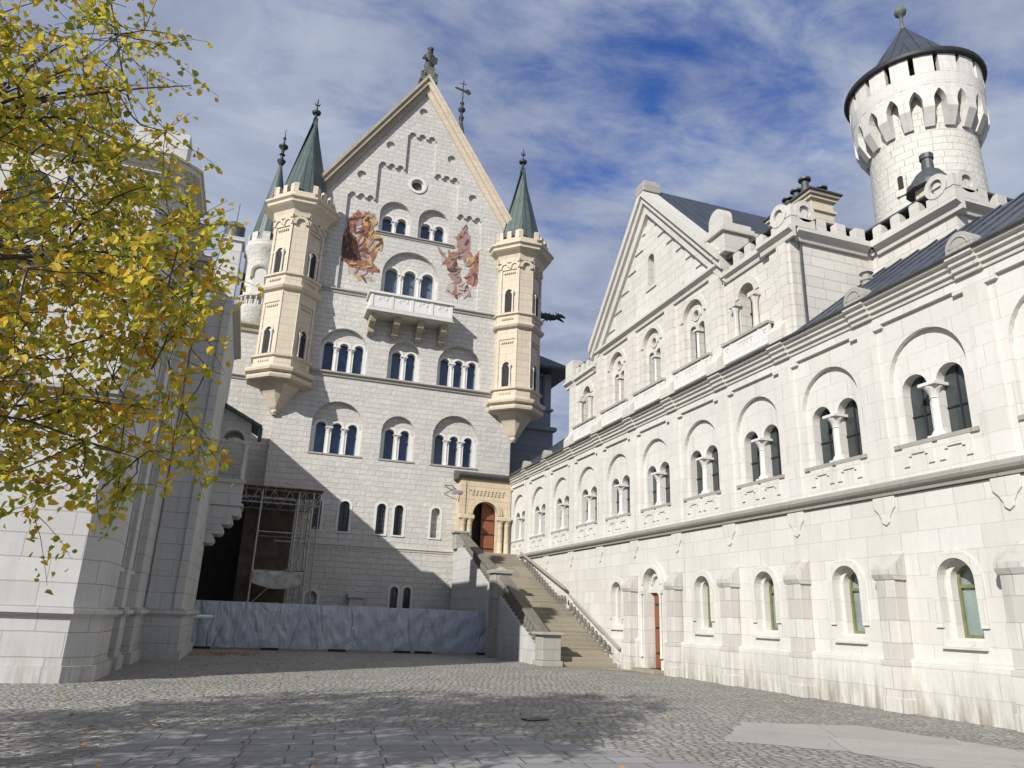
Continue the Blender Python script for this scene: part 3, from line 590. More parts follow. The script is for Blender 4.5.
# corner turrets
def turret(cx):
    hw, hc = 1.4, .42
    m = MB()
    # corbelled foot
    m.octo([(-1.28, 11.75), (-1.12, 11.95), (-1.12, 12.05), (-1.0, 12.2), (-.62, 12.9), (-.3, 13.35), (.05, 13.4)], cx, 0, hw, hc)
    m.octo([(.05, 13.42), (.3, 13.5), (.34, 13.62), (.34, 13.72), (.12, 13.82), (.42, 13.9), (.46, 14.02), (.46, 14.1), (.18, 14.2), (.1, 14.25)], cx, 0, hw, hc)
    m.octo([(.1, 14.25), (.1, 14.72), (.24, 14.76), (.24, 14.86), (0, 14.9)], cx, 0, hw, hc)
    m.octo([(0, 14.9), (0, 18.7)], cx, 0, hw, hc)
    m.octo([(.02, 18.68), (.2, 18.78), (.28, 18.9), (.28, 18.98), (.08, 19.1), (.08, 19.6), (.2, 19.64), (.2, 19.74), (-.02, 19.78)], cx, 0, hw, hc)
    m.octo([(-.02, 19.78), (-.02, 23.6)], cx, 0, hw, hc)
    m.octo([(.12, 23.45), (.2, 23.75), (.5, 23.95), (.6, 24.03), (.6, 24.18), (.74, 24.28), (.74, 24.4), (.4, 24.5), (.4, 24.56)], cx, 0, hw, hc)
    tr = m.build('turret', 'sandstone', pal)
    # faces: pilasters, round arch friezes, dentils, windows
    s2 = math.sqrt(.5)
    a, c = hw, hc
    cor = [(c, -a), (a, -c), (a, c), (c, a), (-c, a), (-a, c), (-a, -c), (-c, -a)]
    fr = MB()
    wp = MB(); wd = MB()
    def onface(p0, p1, fn):
        t = Vector((p1[0]-p0[0], p1[1]-p0[1], 0)); ln = t.length; t.normalize(); n_ = Vector((t.y, -t.x, 0))
        sub = MB(); fn(sub, ln)
        return [(Vector((p0[0]+cx, p0[1], 0))+t*x+n_*(-y)+Vector((0, 0, z))) for x, y, z in sub.v], sub.f, sub.m
    def wide(sub, ln):
        for z0, z1 in ((14.92, 18.66), (19.8, 23.4)):
            sub.box(.0, .17, -.05, .0, z0, z1); sub.box(ln-.17, ln, -.05, 0, z0, z1)
            sub.box(.17, ln-.17, -.05, 0, z1-.62, z1)
        for z in (17.88, 22.62, 19.42, 14.58):
            yb = .05 if z in (17.88, 22.62) else .12
            for k in range(6): x = .3+k*(ln-.7)/5; sub.box(x, x+.09, -yb-.035, -yb+.02, z-.11, z, 1)
    def friz(sub, ln, n):
        wd_ = ln/n
        if n == 1: s0 = .72
        for i in range(n):
            sub.ring(wd_*(i+.5), 22.95, wd_*.30, wd_*.5, -.13, .02, n=8)
            sub.box(wd_*i+.0, wd_*i+wd_*.2, -.13, .02, 22.85, 22.95)
        sub.box(0, ln, -.13, .02, 22.95+wd_*.46, 23.5)
        sub.box(ln-wd_*.2, ln, -.13, .02, 22.85, 22.95)
    for i in (0, 2, 4, 6):      # wide faces
        p0, p1 = cor[i], cor[(i+1) % 8]
        if i in (2, 4): continue
        v, f, mm = onface(p0, p1, wide); fr.add(v, f)
        v, f, mm = onface(p0, p1, lambda s_, l_: friz(s_, l_, 2)); fr.add(v, f)
    v, f, mm = onface(cor[7], cor[0], lambda s_, l_: friz(s_, l_, 1)); fr.add(v, f)
    v, f, mm = onface(cor[1], cor[2], lambda s_, l_: friz(s_, l_, 1)); fr.add(v, f)
    v, f, mm = onface(cor[5], cor[6], lambda s_, l_: friz(s_, l_, 1)); fr.add(v, f)
    fr.build('frieze', 'sandstone', tr)
    for i in (0, 6):
        p0, p1 = cor[i], cor[(i+1) % 8]
        for z0 in (14.95, 19.82):
            sub = MB()
            ln = math.hypot(p1[0]-p0[0], p1[1]-p0[1]); cc_ = ln/2
            def f_(s_, l_):
                s_.prism(arch(cc_, z0+.02, .46, z0+1.35, 10), -.012, 0, 1)
                s_.ring(cc_, z0+1.35, .235, .36, -.06, 0, n=10)
                for sg in (-1, 1):
                    s_.lathe([(.075, z0), (.06, z0+.08), (.05, z0+.15), (.048, z0+1.1), (.09, z0+1.28)], cc_+sg*.29, -.07, 8, mi=2)
                    s_.box(cc_+sg*.29-.1, cc_+sg*.29+.1, -.16, 0, z0+1.28, z0+1.36, 2)
                s_.box(cc_-.42, cc_+.42, -.1, 0, z0-.04, z0+.0)
            v, f, mm = onface(p0, p1, f_)
            q = MB(); q.v = [tuple(x) for x in v]; q.f = f; q.m = mm
            q.build('window', ['sandstone', 'dark_void', 'white_smooth'], tr, smooth=35)
    # battlements
    bt = MB(); g = .34; A = hw+g; Cc = hc+g*.4142
    co = [(Cc, -A), (A, -Cc), (A, Cc), (Cc, A), (-Cc, A), (-A, Cc), (-A, -Cc), (-Cc, -A)]
    bt.octo([(.34, 24.56), (.34, 24.86)], cx, 0, hw, hc)
    for i in range(8):
        p0, p1 = co[i], co[(i+1) % 8]
        def f2(s_, l_):
            if i % 2 == 0: merlon_row(s_, .1, l_-.1, 0, .2, 24.84, 25.38, .3, .26)
            else: s_.box(-.12, .16, 0.003, .2, 24.84, 25.38); s_.box(l_-.16, l_+.12, .003, .2, 24.84, 25.38)
        v, f, mm = onface(p0, p1, f2); bt.add(v, f)
    bt.build('battlement', 'sandstone', tr)
    sp = MB(); sp.octo([(.08, 24.87), (-.02, 25.2), (-hw+.05, 31.2)], cx, 0, hw, hc)
    s_ = sp.build('spire', 'copper_green', tr)
    fn = MB(); fn.lathe([(.12, 31.00), (.07, 31.30), (.08, 31.42), (.26, 31.52), (.28, 31.65), (.1, 31.78), (.05, 31.85), (.04, 32.50), (0.01, 32.70)], cx, 0, 10)
    for k in range(4): a_ = k*PI/2; fn.tube([(cx, 0, 32.10), (cx+.12*math.cos(a_), .12*math.sin(a_), 32.18), (cx+.17*math.cos(a_), .17*math.sin(a_), 32.35)], [.03, .05, .01], 5)
    fn.build('finial', 'bronze', s_, smooth=40)
turret(.15); turret(14.05)

# portal porch at the head of the stairs
m = MB()
m.panel([(10.75, 4.6), (13.69, 4.6), (13.69, 9.15), (10.75, 9.15)], [arch(12.2, 4.62, 1.5, 7.15, 16)], -1.0, -.55)
m.box(10.75, 11.1, -.549, -.001, 4.6, 9.15)
for k in range(9): x = 11.35+k*.22; m.box(x, x+.1, -1.05, -1.001, 8.25, 8.5)
m.box(11.2, 13.3, -1.05, -1.001, 8.5, 8.58)
m.ring(12.2, 7.15, .76, 1.02, -1.08, -.99, n=18); m.ring(12.2, 7.15, .752, .88, -1.12, -1.081, n=18)
m.box(10.66, 11.0, -1.06, -.99, 7.1, 9.0); m.box(13.42, 13.688, -1.06, -.99, 7.1, 9.0)
porch = m.build('porch', 'sand_portal', pal)
for x in (10.9, 11.28, 13.1, 13.5):
    MB().lathe([(.19, 4.961), (.2, 5.05), (.15, 5.15), (.145, 6.55), (.17, 6.6), (.14, 6.64), (.22, 6.85)], x, -1.12, 14).build('column', 'sand_portal', porch, smooth=40)
for x0_, x1_ in ((10.62, 11.5), (12.85, 13.685)):
    MB().box(x0_, x1_, -1.35, -.99, 6.85, 7.08).build('capital', 'sand_portal', porch, bevel=.03)
    MB().box(x0_, x1_, -1.33, -.99, 4.7, 4.96).build('column_base', 'sand_portal', porch, bevel=.02)
m = MB(); m.profx([(-1.12, 9.152), (-1.3, 9.3), (-1.3, 9.42), (-.001, 9.75), (-.001, 9.152)], 10.5, 13.68); m.build('porch_roof', 'lead_grey', porch)
m = MB(); m.prism(arch(12.2, 4.62, 1.52, 7.15, 12), -.12, -.08); m.build('opening_dark_sheet', 'dark_void', porch)  # dark sheet painted as the unlit interior behind the arch
m = MB(); m.prism([(12.15, 4.62), (12.94, 4.62), (12.94, 7.3), (12.8, 7.6), (12.5, 7.85), (12.15, 7.88)], -.5, -.42)
dr = m.build('door', 'door_wood', porch)
for z in (5.3, 6.1, 6.9): MB().box(12.2, 12.9, -.53, -.501, z, z+.07).build('hinge', 'iron', dr)

# set-back flank of the palace left of the turret, with a round turret on top
m = MB(); m.box(-9, .2, 2.2, 27, 0, 17.6); m.build('side_wall', 'palas_stone', pal)
ledge('ledge', -9, .0, 14.5, .18, .26, 'dirty_trim', y0=2.2)
ledge('ledge', -9, .0, 17.7, .35, .5, 'rake_stone', y0=2.2)
m = MB(); m.lathe([(1.0, 17.7), (1.2, 18.0), (1.25, 18.6), (1.3, 18.7), (1.3, 18.85), (1.1, 18.9), (1.05, 19.0), (1.05, 22.0), (1.12, 22.3), (1.25, 22.6), (1.3, 22.75), (1.3, 22.95), (1.24, 23.05), (1.24, 23.2)], -1.6, 3.1, 24)
rt_ = m.build('round_turret', 'palas_stone', pal, smooth=30)
m = MB()
for k in range(10):
    a = k*2*PI/10; b_ = a+.36
    m.add([(-1.6+r*math.cos(t), 3.1+r*math.sin(t), z) for z in (23.2, 23.75) for r, t in ((1.02, a), (1.22, a), (1.22, b_), (1.02, b_))], [(0, 1, 2, 3), (4, 7, 6, 5), (0, 4, 5, 1), (1, 5, 6, 2), (2, 6, 7, 3), (3, 7, 4, 0)])
m.build('battlement', 'palas_stone', rt_)
m = MB(); m.lathe([(1.2, 23.21), (1.15, 23.5), (.08, 29.3)], -1.6, 3.1, 20); s_ = m.build('spire', 'copper_green', rt_)
m = MB(); m.lathe([(.1, 29.2), (.26, 29.5), (.28, 29.6), (.1, 29.7), (.09, 29.95), (.2, 30.05), (.09, 30.15), (.1, 30.4), (.3, 30.62), (.3, 30.72), (.08, 30.85), (.05, 31.2), (.12, 31.3), (.03, 31.45), (.02, 32.0)], -1.6, 3.1, 12); m.build('finial', 'bronze', s_, smooth=40)
m = MB()
for k in range(12):
    a = PI+k*PI/11; m.lathe([(.05, 18.9), (.05, 19.4)], -1.6+1.22*math.cos(a), 3.1+1.22*math.sin(a), 6)
m.lathe([(1.18, 19.4), (1.3, 19.42), (1.3, 19.5), (1.18, 19.52)], -1.6, 3.1, 24); m.build('railing', 'palas_stone', rt_)
m = MB(); m.prism(arch(-1.8, 19.55, .75, 20.95, 10), 1.98, 2.4); m.build('niche', 'white_smooth', rt_)
m = MB(); m.ring(-1.8, 20.95, .376, .52, 1.9, 2.4, n=10); m.box(-2.32, -2.176, 1.9, 2.4, 20.6, 20.95); m.build('niche_arch', 'dirty_trim', rt_)

# scaffold-covered recess and old pier at the foot of the facade
m = MB(); m.box(-4.0, -.62, 1.9, 2.19, 0, 7.4); m.box(-.619, .098, 1.9, 2.19, 0, 7.3); m.build('passage_dark_sheet', 'dark_void', pal)  # dark sheet stands in for the shaded depth of the passage
m = MB(); m.box(.105, 1.9, -.06, -.004, 0, 7.2); m.build('brown_plaster', 'dark_brown', pal)
m = MB(); m.box(-.62, .1, -.2, 1.2, 0, 7.2); m.build('pier', 'dark_brown', pal)
m = MB(); m.box(5.15, 5.85, -.35, -.001, 0, 2.35); m.prism([(5.05, 2.35), (5.95, 2.35), (5.95, 2.6), (5.05, 2.6)], -.5, -.001); m.build('pedestal', 'trim_stone', pal)
# flood lamp by the porch
lp = thing('wall_lamp', 'grey flood lamp on a bracket on the palace wall left of the golden doorway', 'lamp', (10.0, 41.28, 8.3))
m = MB(); m.tube([(0, 0, .5), (.3, -.5, .45), (.5, -.9, .1)], .025, 6); m.tube([(0, 0, 0), (.4, -.7, .25)], .02, 6); m.build('bracket', 'iron', lp)
m = MB(); m.prism([(.25, -.12), (.75, -.05), (.72, .12), (.25, .1)], -1.1, -.75); m.build('housing', 'steel', lp)

# statue on the gable
st = thing('statue', 'small dark bronze crowned figure standing on the tip of the tall gable', 'statue', (7.0, 41.2, 35.95))
m = MB(); m.box(-.6, .6, -.35, .5, -.1, .25); m.prism([(-.55, .25), (.55, .25), (.5, .6), (.3, .95), (-.3, .95), (-.5, .6)], -.3, .42)
for sg in (-1, 1): m.ring(sg*.42, .45, .05, .2, -.38, -.305, 0, 2*PI, 12)
m.box(-.33, .33, -.3, .35, .951, 1.1); m.build('pedestal', 'patina', st, bevel=.03)
m = MB(); m.lathe([(.34, 1.1), (.36, 1.3), (.27, 1.6), (.3, 1.85), (.37, 2.05), (.34, 2.2), (.13, 2.28), (.11, 2.33), (.18, 2.42), (.2, 2.54), (.16, 2.66), (.02, 2.72)], 0, 0, 14, sy=.75)
m.tube([(-.32, 0, 2.13), (-.44, -.08, 1.85), (-.25, -.32, 1.7)], [.11, .1, .07], 8); m.tube([(.32, 0, 2.13), (.45, -.05, 1.9), (.42, -.25, 1.75)], [.11, .1, .07], 8)
m.build('figure', 'bronze', st, smooth=60)
m = MB(); m.lathe([(.18, 2.6), (.23, 2.8), (.16, 2.8)], 0, 0, 8)
m.build('crown', 'bronze', st)
m = MB(); m.prism([(.05, 1.4), (.25, 1.2), (.45, 1.4), (.47, 1.85), (.05, 1.85)], -.4, -.35); m.build('shield', 'bronze', st)

# spire with weather vane far behind the gable
sv = thing('spire', 'slender green spire with a weather vane rising behind the right slope of the tall gable', 'spire', (11.95, 52, 0))
m = MB(); m.lathe([(1.9, 20), (1.9, 31), (2.1, 31.2), (2.1, 31.5)], 0, 0, 20); m.build('drum', 'palas_stone', sv, smooth=30)
m = MB(); m.lathe([(2.1, 31.51), (.12, 42.0)], 0, 0, 16); m.build('roof', 'copper_green', sv)
m = MB(); m.lathe([(.14, 41.9), (.24, 42.3), (.12, 42.5), (.1, 42.8), (.3, 43.0), (.32, 43.15), (.12, 43.3), (.12, 43.6), (.2, 43.75), (.06, 43.95), (.035, 46.2)], 0, 0, 10); m.build('finial', 'bronze', sv, smooth=40)
m = MB(); m.prism([(-.75, 45.2), (-.6, 45.3), (0, 45.22), (.25, 45.2), (.5, 45.35), (.75, 45.0), (.55, 44.75), (.15, 44.95), (-.6, 45.12)], -.02, .02); m.box(-.02, .02, -.3, .3, 45.7, 45.74); m.box(-.3, .3, -.025, .025, 45.75, 45.79)
m.build('weather_vane', 'bronze', sv)
ch = MB(); ch.lathe([(.22, 20), (.22, 27.4), (.32, 27.45), (.32, 27.6), (.2, 27.7), (.2, 28.2), (.3, 28.35), (.2, 28.7)], 0, 0, 10)
tag(ch.build('chimney', 'lead_grey', None, (13.4, 43.0, 0), smooth=40), 'thin dark flue pipe just behind the right turret spire', 'chimney')

# dragon waterspout
dg = thing('dragon_waterspout', 'dark metal dragon spout jutting right from behind the right turret', 'gargoyle', (14.0, 43.0, 20.75))
m = MB(); m.tube([(-.1, 0, .0), (1.0, 0, .25), (2.0, -.05, .42), (2.7, -.08, .42), (3.2, -.1, .4), (3.5, -.1, .5)], [.12, .13, .17, .24, .2, .15], 8)
m.tube([(3.45, -.1, .55), (3.75, -.1, .62), (4.05, -.1, .52)], [.17, .13, .05], 7); m.tube([(3.45, -.1, .45), (3.75, -.1, .3), (3.95, -.1, .2)], [.12, .08, .04], 7)
m.tube([(3.45, -.1, .65), (3.3, -.1, .85)], [.06, .01], 5); m.tube([(3.6, -.1, .68), (3.55, .05, .9)], [.05, .01], 5)
for k in range(6): m.tube([(1.8+k*.28, -.07, .55), (1.75+k*.28, -.07, .78)], [.07, .005], 4)
m.build('body', 'bronze', dg, smooth=60)
m = MB(); m.prism([(2.2, .4), (2.6, .45), (3.0, .05), (2.8, .12), (2.6, -.0), (2.5, .15)], -.25, -.2); m.build('wing', 'bronze', dg)
m = MB(); m.tube([(0, 0, -3.0), (2.6, -.05, .2)], .035, 6)
for k in range(5): t = k/5; m.tube([(2.6*t, 0, -3+3.2*t), (2.6*t+.25, 0, -3+3.2*t+.5), (2.6*t+.5, 0, -3+3.2*(t+.18))], .02, 4)
m.build('stay', 'iron', dg)

# glazed stair pavilion behind the right turret
gp_ = thing('pavilion', 'blue-grey timber pavilion with tall window and low roof behind the right turret', 'pavilion', (0, 44, 0))
m = MB(); m.box(13.95, 17.75, 0, 5, 6, 13.5); m.build('base', 'grey_shed', gp_)
m = MB(); m.box(13.95, 17.95, -.2, 5.2, 13.502, 13.75); m.box(13.95, 17.6, .1, 5, 13.751, 14.9); m.box(13.95, 17.75, -.02, 5.1, 14.902, 15.05); m.build('ledge', 'grey_shed', gp_)
m = MB(); m.panel([(13.95, 15.052), (17.6, 15.052), (17.6, 17.5), (13.95, 17.5)], [[(16.1, 15.2), (17.0, 15.2), (17.0, 17.3), (16.1, 17.3)]], .1, .4); m.box(13.95, 17.6, .403, 5, 15.052, 17.5); m.box(17.1, 17.35, .02, .099, 15.06, 17.45); m.build('wall', 'grey_shed', gp_)
m = MB(); m.box(16.05, 17.05, .3, .34, 15.1, 17.4); m.box(16.53, 16.57, .24, .28, 15.2, 17.3, 1); m.box(16.1, 16.2, .2, .24, 15.2, 17.3, 1); m.build('window', ['glass_sky', 'white_plastic'], gp_)
m = MB(); m.add([(13.9, -1.1, 17.5), (18.8, -1.1, 17.5), (18.8, 6.1, 17.5), (13.9, 6.1, 17.5), (13.9, -1.1, 17.68), (18.8, -1.1, 17.68), (18.8, 6.1, 17.68), (13.9, 6.1, 17.68), (13.9, 2.5, 20.2), (15.5, 2.5, 20.2)],
                [(0, 1, 2, 3), (0, 1, 5, 4), (1, 2, 6, 5), (2, 3, 7, 6), (4, 5, 9, 8), (5, 6, 9), (6, 7, 8, 9), (0, 4, 8, 7, 3)]); m.build('roof', 'slate_blue', gp_)

# ================================================================ ARCADED WING (right)
# local frame: x = -world Y, y = +world X (into the wall)
wing = thing('arcaded_wing', 'long white limestone wing with round-arched arcade and gabled upper storey along the right side', 'building', (13.7, 0, 0), -PI/2)
bays = [39.05-3.025*i for i in range(15)]
bays = [b_ for b_ in bays if b_ > -4]
near = -4.6; far = 40.6
def X(y): return -y
UP0, UP1 = 15.8, 32.2
m = MB()
holes = []
for b_ in bays:
    x = X(b_)
    holes.append([(x-.98, 4.95), (x+.98, 4.95), (x+1.26, 4.95), (x+1.26, 8.66), (x+1.0, 8.66), (x+1.0, 8.76), (x-1.0, 8.76), (x-1.0, 8.66), (x-1.26, 8.66), (x-1.26, 4.95)])
for h in holes: h.pop(0); h.pop(0)
# the recess field reaches the string course; keep a rim of 2 cm
m.panel([(X(far), 4.9), (X(near), 4.9), (X(near), 8.97), (X(far), 8.97)], holes, 0, .09)
m.build('pilaster_face', 'wing_stone', wing)
m = MB()
m.panel([(X(far), 4.6), (X(near), 4.6), (X(near), 8.968), (X(far), 8.968)], [arch(X(b_), 5.73, 2.05, 7.25, 18) for b_ in bays], .0905, .72)
m.build('arcade_wall', 'wing_stone', wing)
m = MB(); m.box(X(far), X(near), .723, 9, 0, 9.3); m.build('core', 'wing_stone', wing)
aw = None
for i, b_ in enumerate(bays):
    if aw is None:
        aw = window_group('window', wing, X(b_), 5.73, 2, .93, .70, 6.98, 2.05, 7.25, .09, .13, .29, plate='wing_stone', glass='glass_grey', colmat='white_smooth', colr=.105, imp=False)
        mm = MB()
        # jamb slots and the stepped brackets below the sill
        for s in (-.47, .47):
            mm.prism([(s-.40, 5.2), (s-.26, 5.2), (s-.26, 5.42), (s-.18, 5.42), (s-.18, 5.47), (s+.18, 5.47), (s+.18, 5.42), (s+.26, 5.42), (s+.26, 5.2), (s+.40, 5.2), (s+.40, 5.66), (s-.40, 5.66)], .05, .092)
        mm.build('sill_panel', 'wing_stone', aw)
    else: copy_tree(aw, wing, (X(b_), 0, 0))
# string course
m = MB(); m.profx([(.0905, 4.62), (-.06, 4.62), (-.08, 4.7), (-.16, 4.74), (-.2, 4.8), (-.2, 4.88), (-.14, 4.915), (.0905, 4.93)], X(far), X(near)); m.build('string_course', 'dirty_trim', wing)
# corbel ornaments under the string course
cob = None
for i, b_ in enumerate(bays):
    c = b_-1.5125
    if cob is None:
        m = MB(); m.prism([(-.32, 4.615), (-.3, 4.35), (-.2, 4.25), (-.12, 4.12), (-.1, 4.02), (0, 3.95), (.1, 4.02), (.12, 4.12), (.2, 4.25), (.3, 4.35), (.32, 4.615)], -.03, .12)
        cob = m.build('corbel', 'wing_base', wing, (X(c), 0, 0), bevel=.015)
    else: copy_tree(cob, wing, (X(c), 0, 0))
# lower wall
LW = [26.95, 20.97, 17.87, 14.78, 11.73, 8.7, 5.7, 2.7]
DOORY = 24.05
m = MB()
hl = [arch(X(y), 1.5, .86, 2.7, 12) for y in LW]+[arch(X(DOORY), .12, 1.12, 2.95, 14)]
m.panel([(X(far), 0), (X(near), 0), (X(near), 4.6), (X(far), 4.6)], hl, 0.02, .72)
m.build('lower_wall', 'wing_base', wing)
m = MB()
pl_ = [(X(far), X(DOORY+.8)), (X(DOORY-.8), X(near))]
for a, b_ in pl_: m.profx([(.0195, 0), (-.13, 0), (-.13, 1.0), (-.11, 1.06), (.0195, 1.12)], a, b_)
m.build('plinth', 'wing_base', wing)
lw = None
for y in LW:
    if lw is None:
        m = MB(); m.ring(0, 2.7, .431, .60, -.03, .08, n=16); m.box(-.6, -.431, -.03, .08, 1.75, 2.7); m.box(.431, .6, -.03, .08, 1.75, 2.7)
        m.panel(arch(0, 1.5, .858, 2.7, 12), [arch(0, 1.56, .62, 2.7, 12)], .2, .42, side=False)
        m.profx([(.2, 1.47), (-.06, 1.38), (-.06, 1.34), (.2, 1.34)], -.5, .5)
        lw = m.build('window', 'wing_stone', wing, (X(y), 0, 0), smooth=30)
        m = MB(); m.panel(arch(0, 1.56, .618, 2.7, 12), [[(-.25, 1.62), (.25, 1.62), (.25, 2.55), (-.25, 2.55)], arch(0, 2.62, .5, 2.7, 8)], .38, .43, side=False); m.build('frame', 'olive_frame', lw)
        m = MB(); m.panel(arch(0, 1.5, .7, 2.7, 12), [], .44, .46); m.build('pane', 'glass_haze', lw)
    else: copy_tree(lw, wing, (X(y), 0, 0))
# buttresses
bu = None
for y in [25.55, 22.45]+[39.0-3.025*i-1.5125 for i in range(6, 14)]:
    if bu is None:
        m = MB(); m.box(-.3, .3, -.37, .019, .0, 1.05); m.box(-.26, .26, -.31, .019, 1.05, 2.72)
        m.profx([(.019, 2.722), (-.32, 2.722), (-.36, 2.8), (-.38, 2.84), (-.38, 2.94), (.019, 3.36)], -.31, .31)
        m.box(-.33, .33, -.41, .019, -.0, .3)
        bu = m.build('buttress', 'butt_stone', wing, (X(y), 0, 0), bevel=.015)
    else: copy_tree(bu, wing, (X(y), 0, 0))
# lower door
m = MB()
m.ring(0, 2.95, .561, .8, -.1, .05, n=18); m.ring(0, 2.95, .561, .68, -.14, -.101, n=18)
for s in (-1, 1):
    x0, x1 = sorted((s*.561, s*.8)); m.box(x0, x1, -.1, .05, .0, 2.95)
    m.lathe([(.07, .5), (.05, .6), (.05, 2.5), (.08, 2.62)], s*.68, -.14, 10); m.box(s*.68-.12, s*.68+.12, -.2, -.1005, 2.62, 2.74)
m.box(-.56, .56, .15, .35, 2.68, 2.95); m.ring(0, 2.952, .3, .4, .1, .2, n=12); m.panel(arch(0, 2.951, 1.118, 2.96, 12), [], .22, .4)
dw = m.build('doorway', 'wing_stone', wing, (X(DOORY), 0, 0), smooth=30)
m = MB(); m.box(-.5, .54, .3, .36, .13, 2.66); d_ = m.build('door', 'door_wood', dw)
for z in (.6, 1.45, 2.25): MB().box(-.42, .5, .28, .299, z, z+.06).build('hinge', 'iron', d_)
m = MB(); m.box(-.8, .8, -.5, .4, 0.006, .12); m.build('doorstep', 'step_stone', dw)
# main cornice with breaks at the pilasters
m = MB()
CP = [(.72, 8.969), (-.04, 8.969), (-.04, 9.07), (-.11, 9.085), (-.11, 9.18), (-.14, 9.2), (-.18, 9.215), (-.18, 9.3), (-.24, 9.32), (-.27, 9.33), (-.27, 9.425), (.72, 9.45)]
m.profx(CP, X(far), X(near))
for b_ in bays:
    c = X(b_-1.5125); m.profx([(y-.05 if y < .5 else y-.3, z+.003 if z > 9.3 else z-.004) for y, z in CP], c-.32, c+.32)
m.build('cornice', 'trim_stone', wing)
m = MB(); m.tube([(X(far), -.31, 9.42), (X(near), -.31, 9.42)], .04, 8); m.build('gutter', 'lead_grey', wing)
# antefixes
an = None
for b_ in bays:
    c = b_-1.5125
    if UP0-.5 < c < UP1: continue
    if an is None:
        m = MB(); n = 12
        m.prism(arch(0, 9.43, .66, 9.58, 12), -.24, .12); m.ring(0, 9.58, .2, .24, -.26, -.241, n=10)
        an = m.build('antefix', 'dirty_trim', wing, (X(c), 0, 0), smooth=40, bevel=.02)
    else: copy_tree(an, wing, (X(c), 0, 0))
# low roofs
def roof_prof(y0, y1, zt): return [(-.26, 9.46), (y1, zt), (y1+3, 9.9), (y1+3, 9.47), (-.26, 9.452)]
m = MB(); m.profx(roof_prof(0, 3.35, 12.2), X(far), X(UP1+.003)); m.build('roof', 'roof_metal', wing)
m = MB(); m.profx(roof_prof(0, 3.35, 12.2), X(UP0-.003), X(near)); rf = m.build('roof', 'roof_metal', wing)
m = MB()
for k in range(34):
    y = UP0-.4-k*.62
    if y < near+.2: break
    m.tube([(X(y), -.22, 9.49), (X(y), 3.3, 12.19)], .028, 4)
m.build('seams', 'roof_metal', rf)
m = MB(); m.lathe([(.16, 10.9), (.16, 11.42), (.2, 11.46), (.2, 11.52), (.12, 11.54), (.12, 11.66), (.2, 11.7), (.1, 11.78)], X(15.3), 2.35, 12); m.build('vent', 'dirty_trim', rf, smooth=40)

# ---- upper storey of the wing
UY = .2   # set back 20 cm
gbL, gbR = X(28.95), X(19.3)
GC = X(24.15)
wtop = 12.9
uw = [(30.2, 'one'), (27.17, 'two'), (24.15, 'two'), (21.13, 'two'), (18.05, 'one')]
m = MB()
holes = []
for y, k in uw:
    holes.append(arch(X(y), 10.42, 1.3, 12.2, 16) if k == 'two' else arch(X(y), 10.42, .78, 11.78, 12))
m.panel([(X(UP1), 9.3), (X(UP0), 9.3), (X(UP0), wtop), (X(UP1), wtop)], holes, UY, UY+.6)
m.box(X(UP1), X(UP0), UY+.602, 8, 9.3, wtop+.0)
m.build('upper_wall', 'block_stone', wing)
# gable with stepped blind field
st_ = []
nst = 7
pr_ = []
for i in range(nst+1): pr_.append((.35+.6*i, 17.55-.6*i))
fld = [(GC-4.3, 13.95), (GC+4.3, 13.95)]
for i in range(5, -1, -1):
    x1 = .62+.66*i; zt = 17.35-.66*i
    fld += [(GC+x1+.0, zt-.66 if i == 5 else zt-.66), (GC+x1, zt), ]
    if i: fld += [(GC+x1-.42, zt), (GC+x1-.42, zt-.06), (GC+x1-.66, zt-.06)]
top = [(GC+.4, 17.35), (GC+.36, 17.8)]+[(GC+.36*math.cos(PI*k/8), 17.8+.36*math.sin(PI*k/8)) for k in range(1, 8)]+[(GC-.36, 17.8), (GC-.4, 17.35)]
fld = [(GC-4.2, 13.9), (GC+4.2, 13.9), (GC+4.2, 14.05)]
for i in range(5, 0, -1):
    xa = .62+.66*i; z_ = 17.35-.66*i
    fld += [(GC+xa, z_-.6 if i == 5 else z_-.66), (GC+xa, z_)]
    fld[-2] = (GC+xa, z_-.66) if i < 5 else (GC+xa, 14.05)
fld += [(GC+.62, 16.69), (GC+.62, 17.35)]+top+[(GC-.62, 17.35), (GC-.62, 16.69)]
for i in range(1, 6):
    xa = .62+.66*i; z_ = 17.35-.66*i
    fld += [(GC-xa, z_), (GC-xa, z_-.66 if i < 5 else 14.05)]
fld += [(GC-4.2, 14.05)]
dd = [fld[0]]
for p in fld[1:]:
    if abs(p[0]-dd[-1][0])+abs(p[1]-dd[-1][1]) > 1e-4: dd.append(p)
gt = [(gbL, wtop+.003), (gbR, wtop+.003), (gbR, 13.95), (GC, 19.15), (gbL, 13.95)]
m = MB(); m.panel(gt, [dd], UY-.0, UY+.06)
m.panel(gt, [arch(GC, 14.75, .5, 15.95, 10)], UY+.0605, UY+.6); m.panel(gt, [], UY+.602, 13)
m.build('gable', 'block_stone', wing)
m = MB(); m.ring(GC, 15.95, .251, .36, UY+.05, UY+.15); m.box(GC-.36, GC-.251, UY+.05, UY+.15, 14.75, 15.95); m.box(GC+.251, GC+.36, UY+.05, UY+.15, 14.75, 15.95); m.box(GC-.4, GC+.4, UY+.0, UY+.2, 14.62, 14.749)
o = m.build('gable_window', 'trim_stone', wing, smooth=30)
m = MB(); m.panel(arch(GC, 14.75, .52, 15.95, 10), [], UY+.4, UY+.43); m.build('pane', 'glass_grey', o)
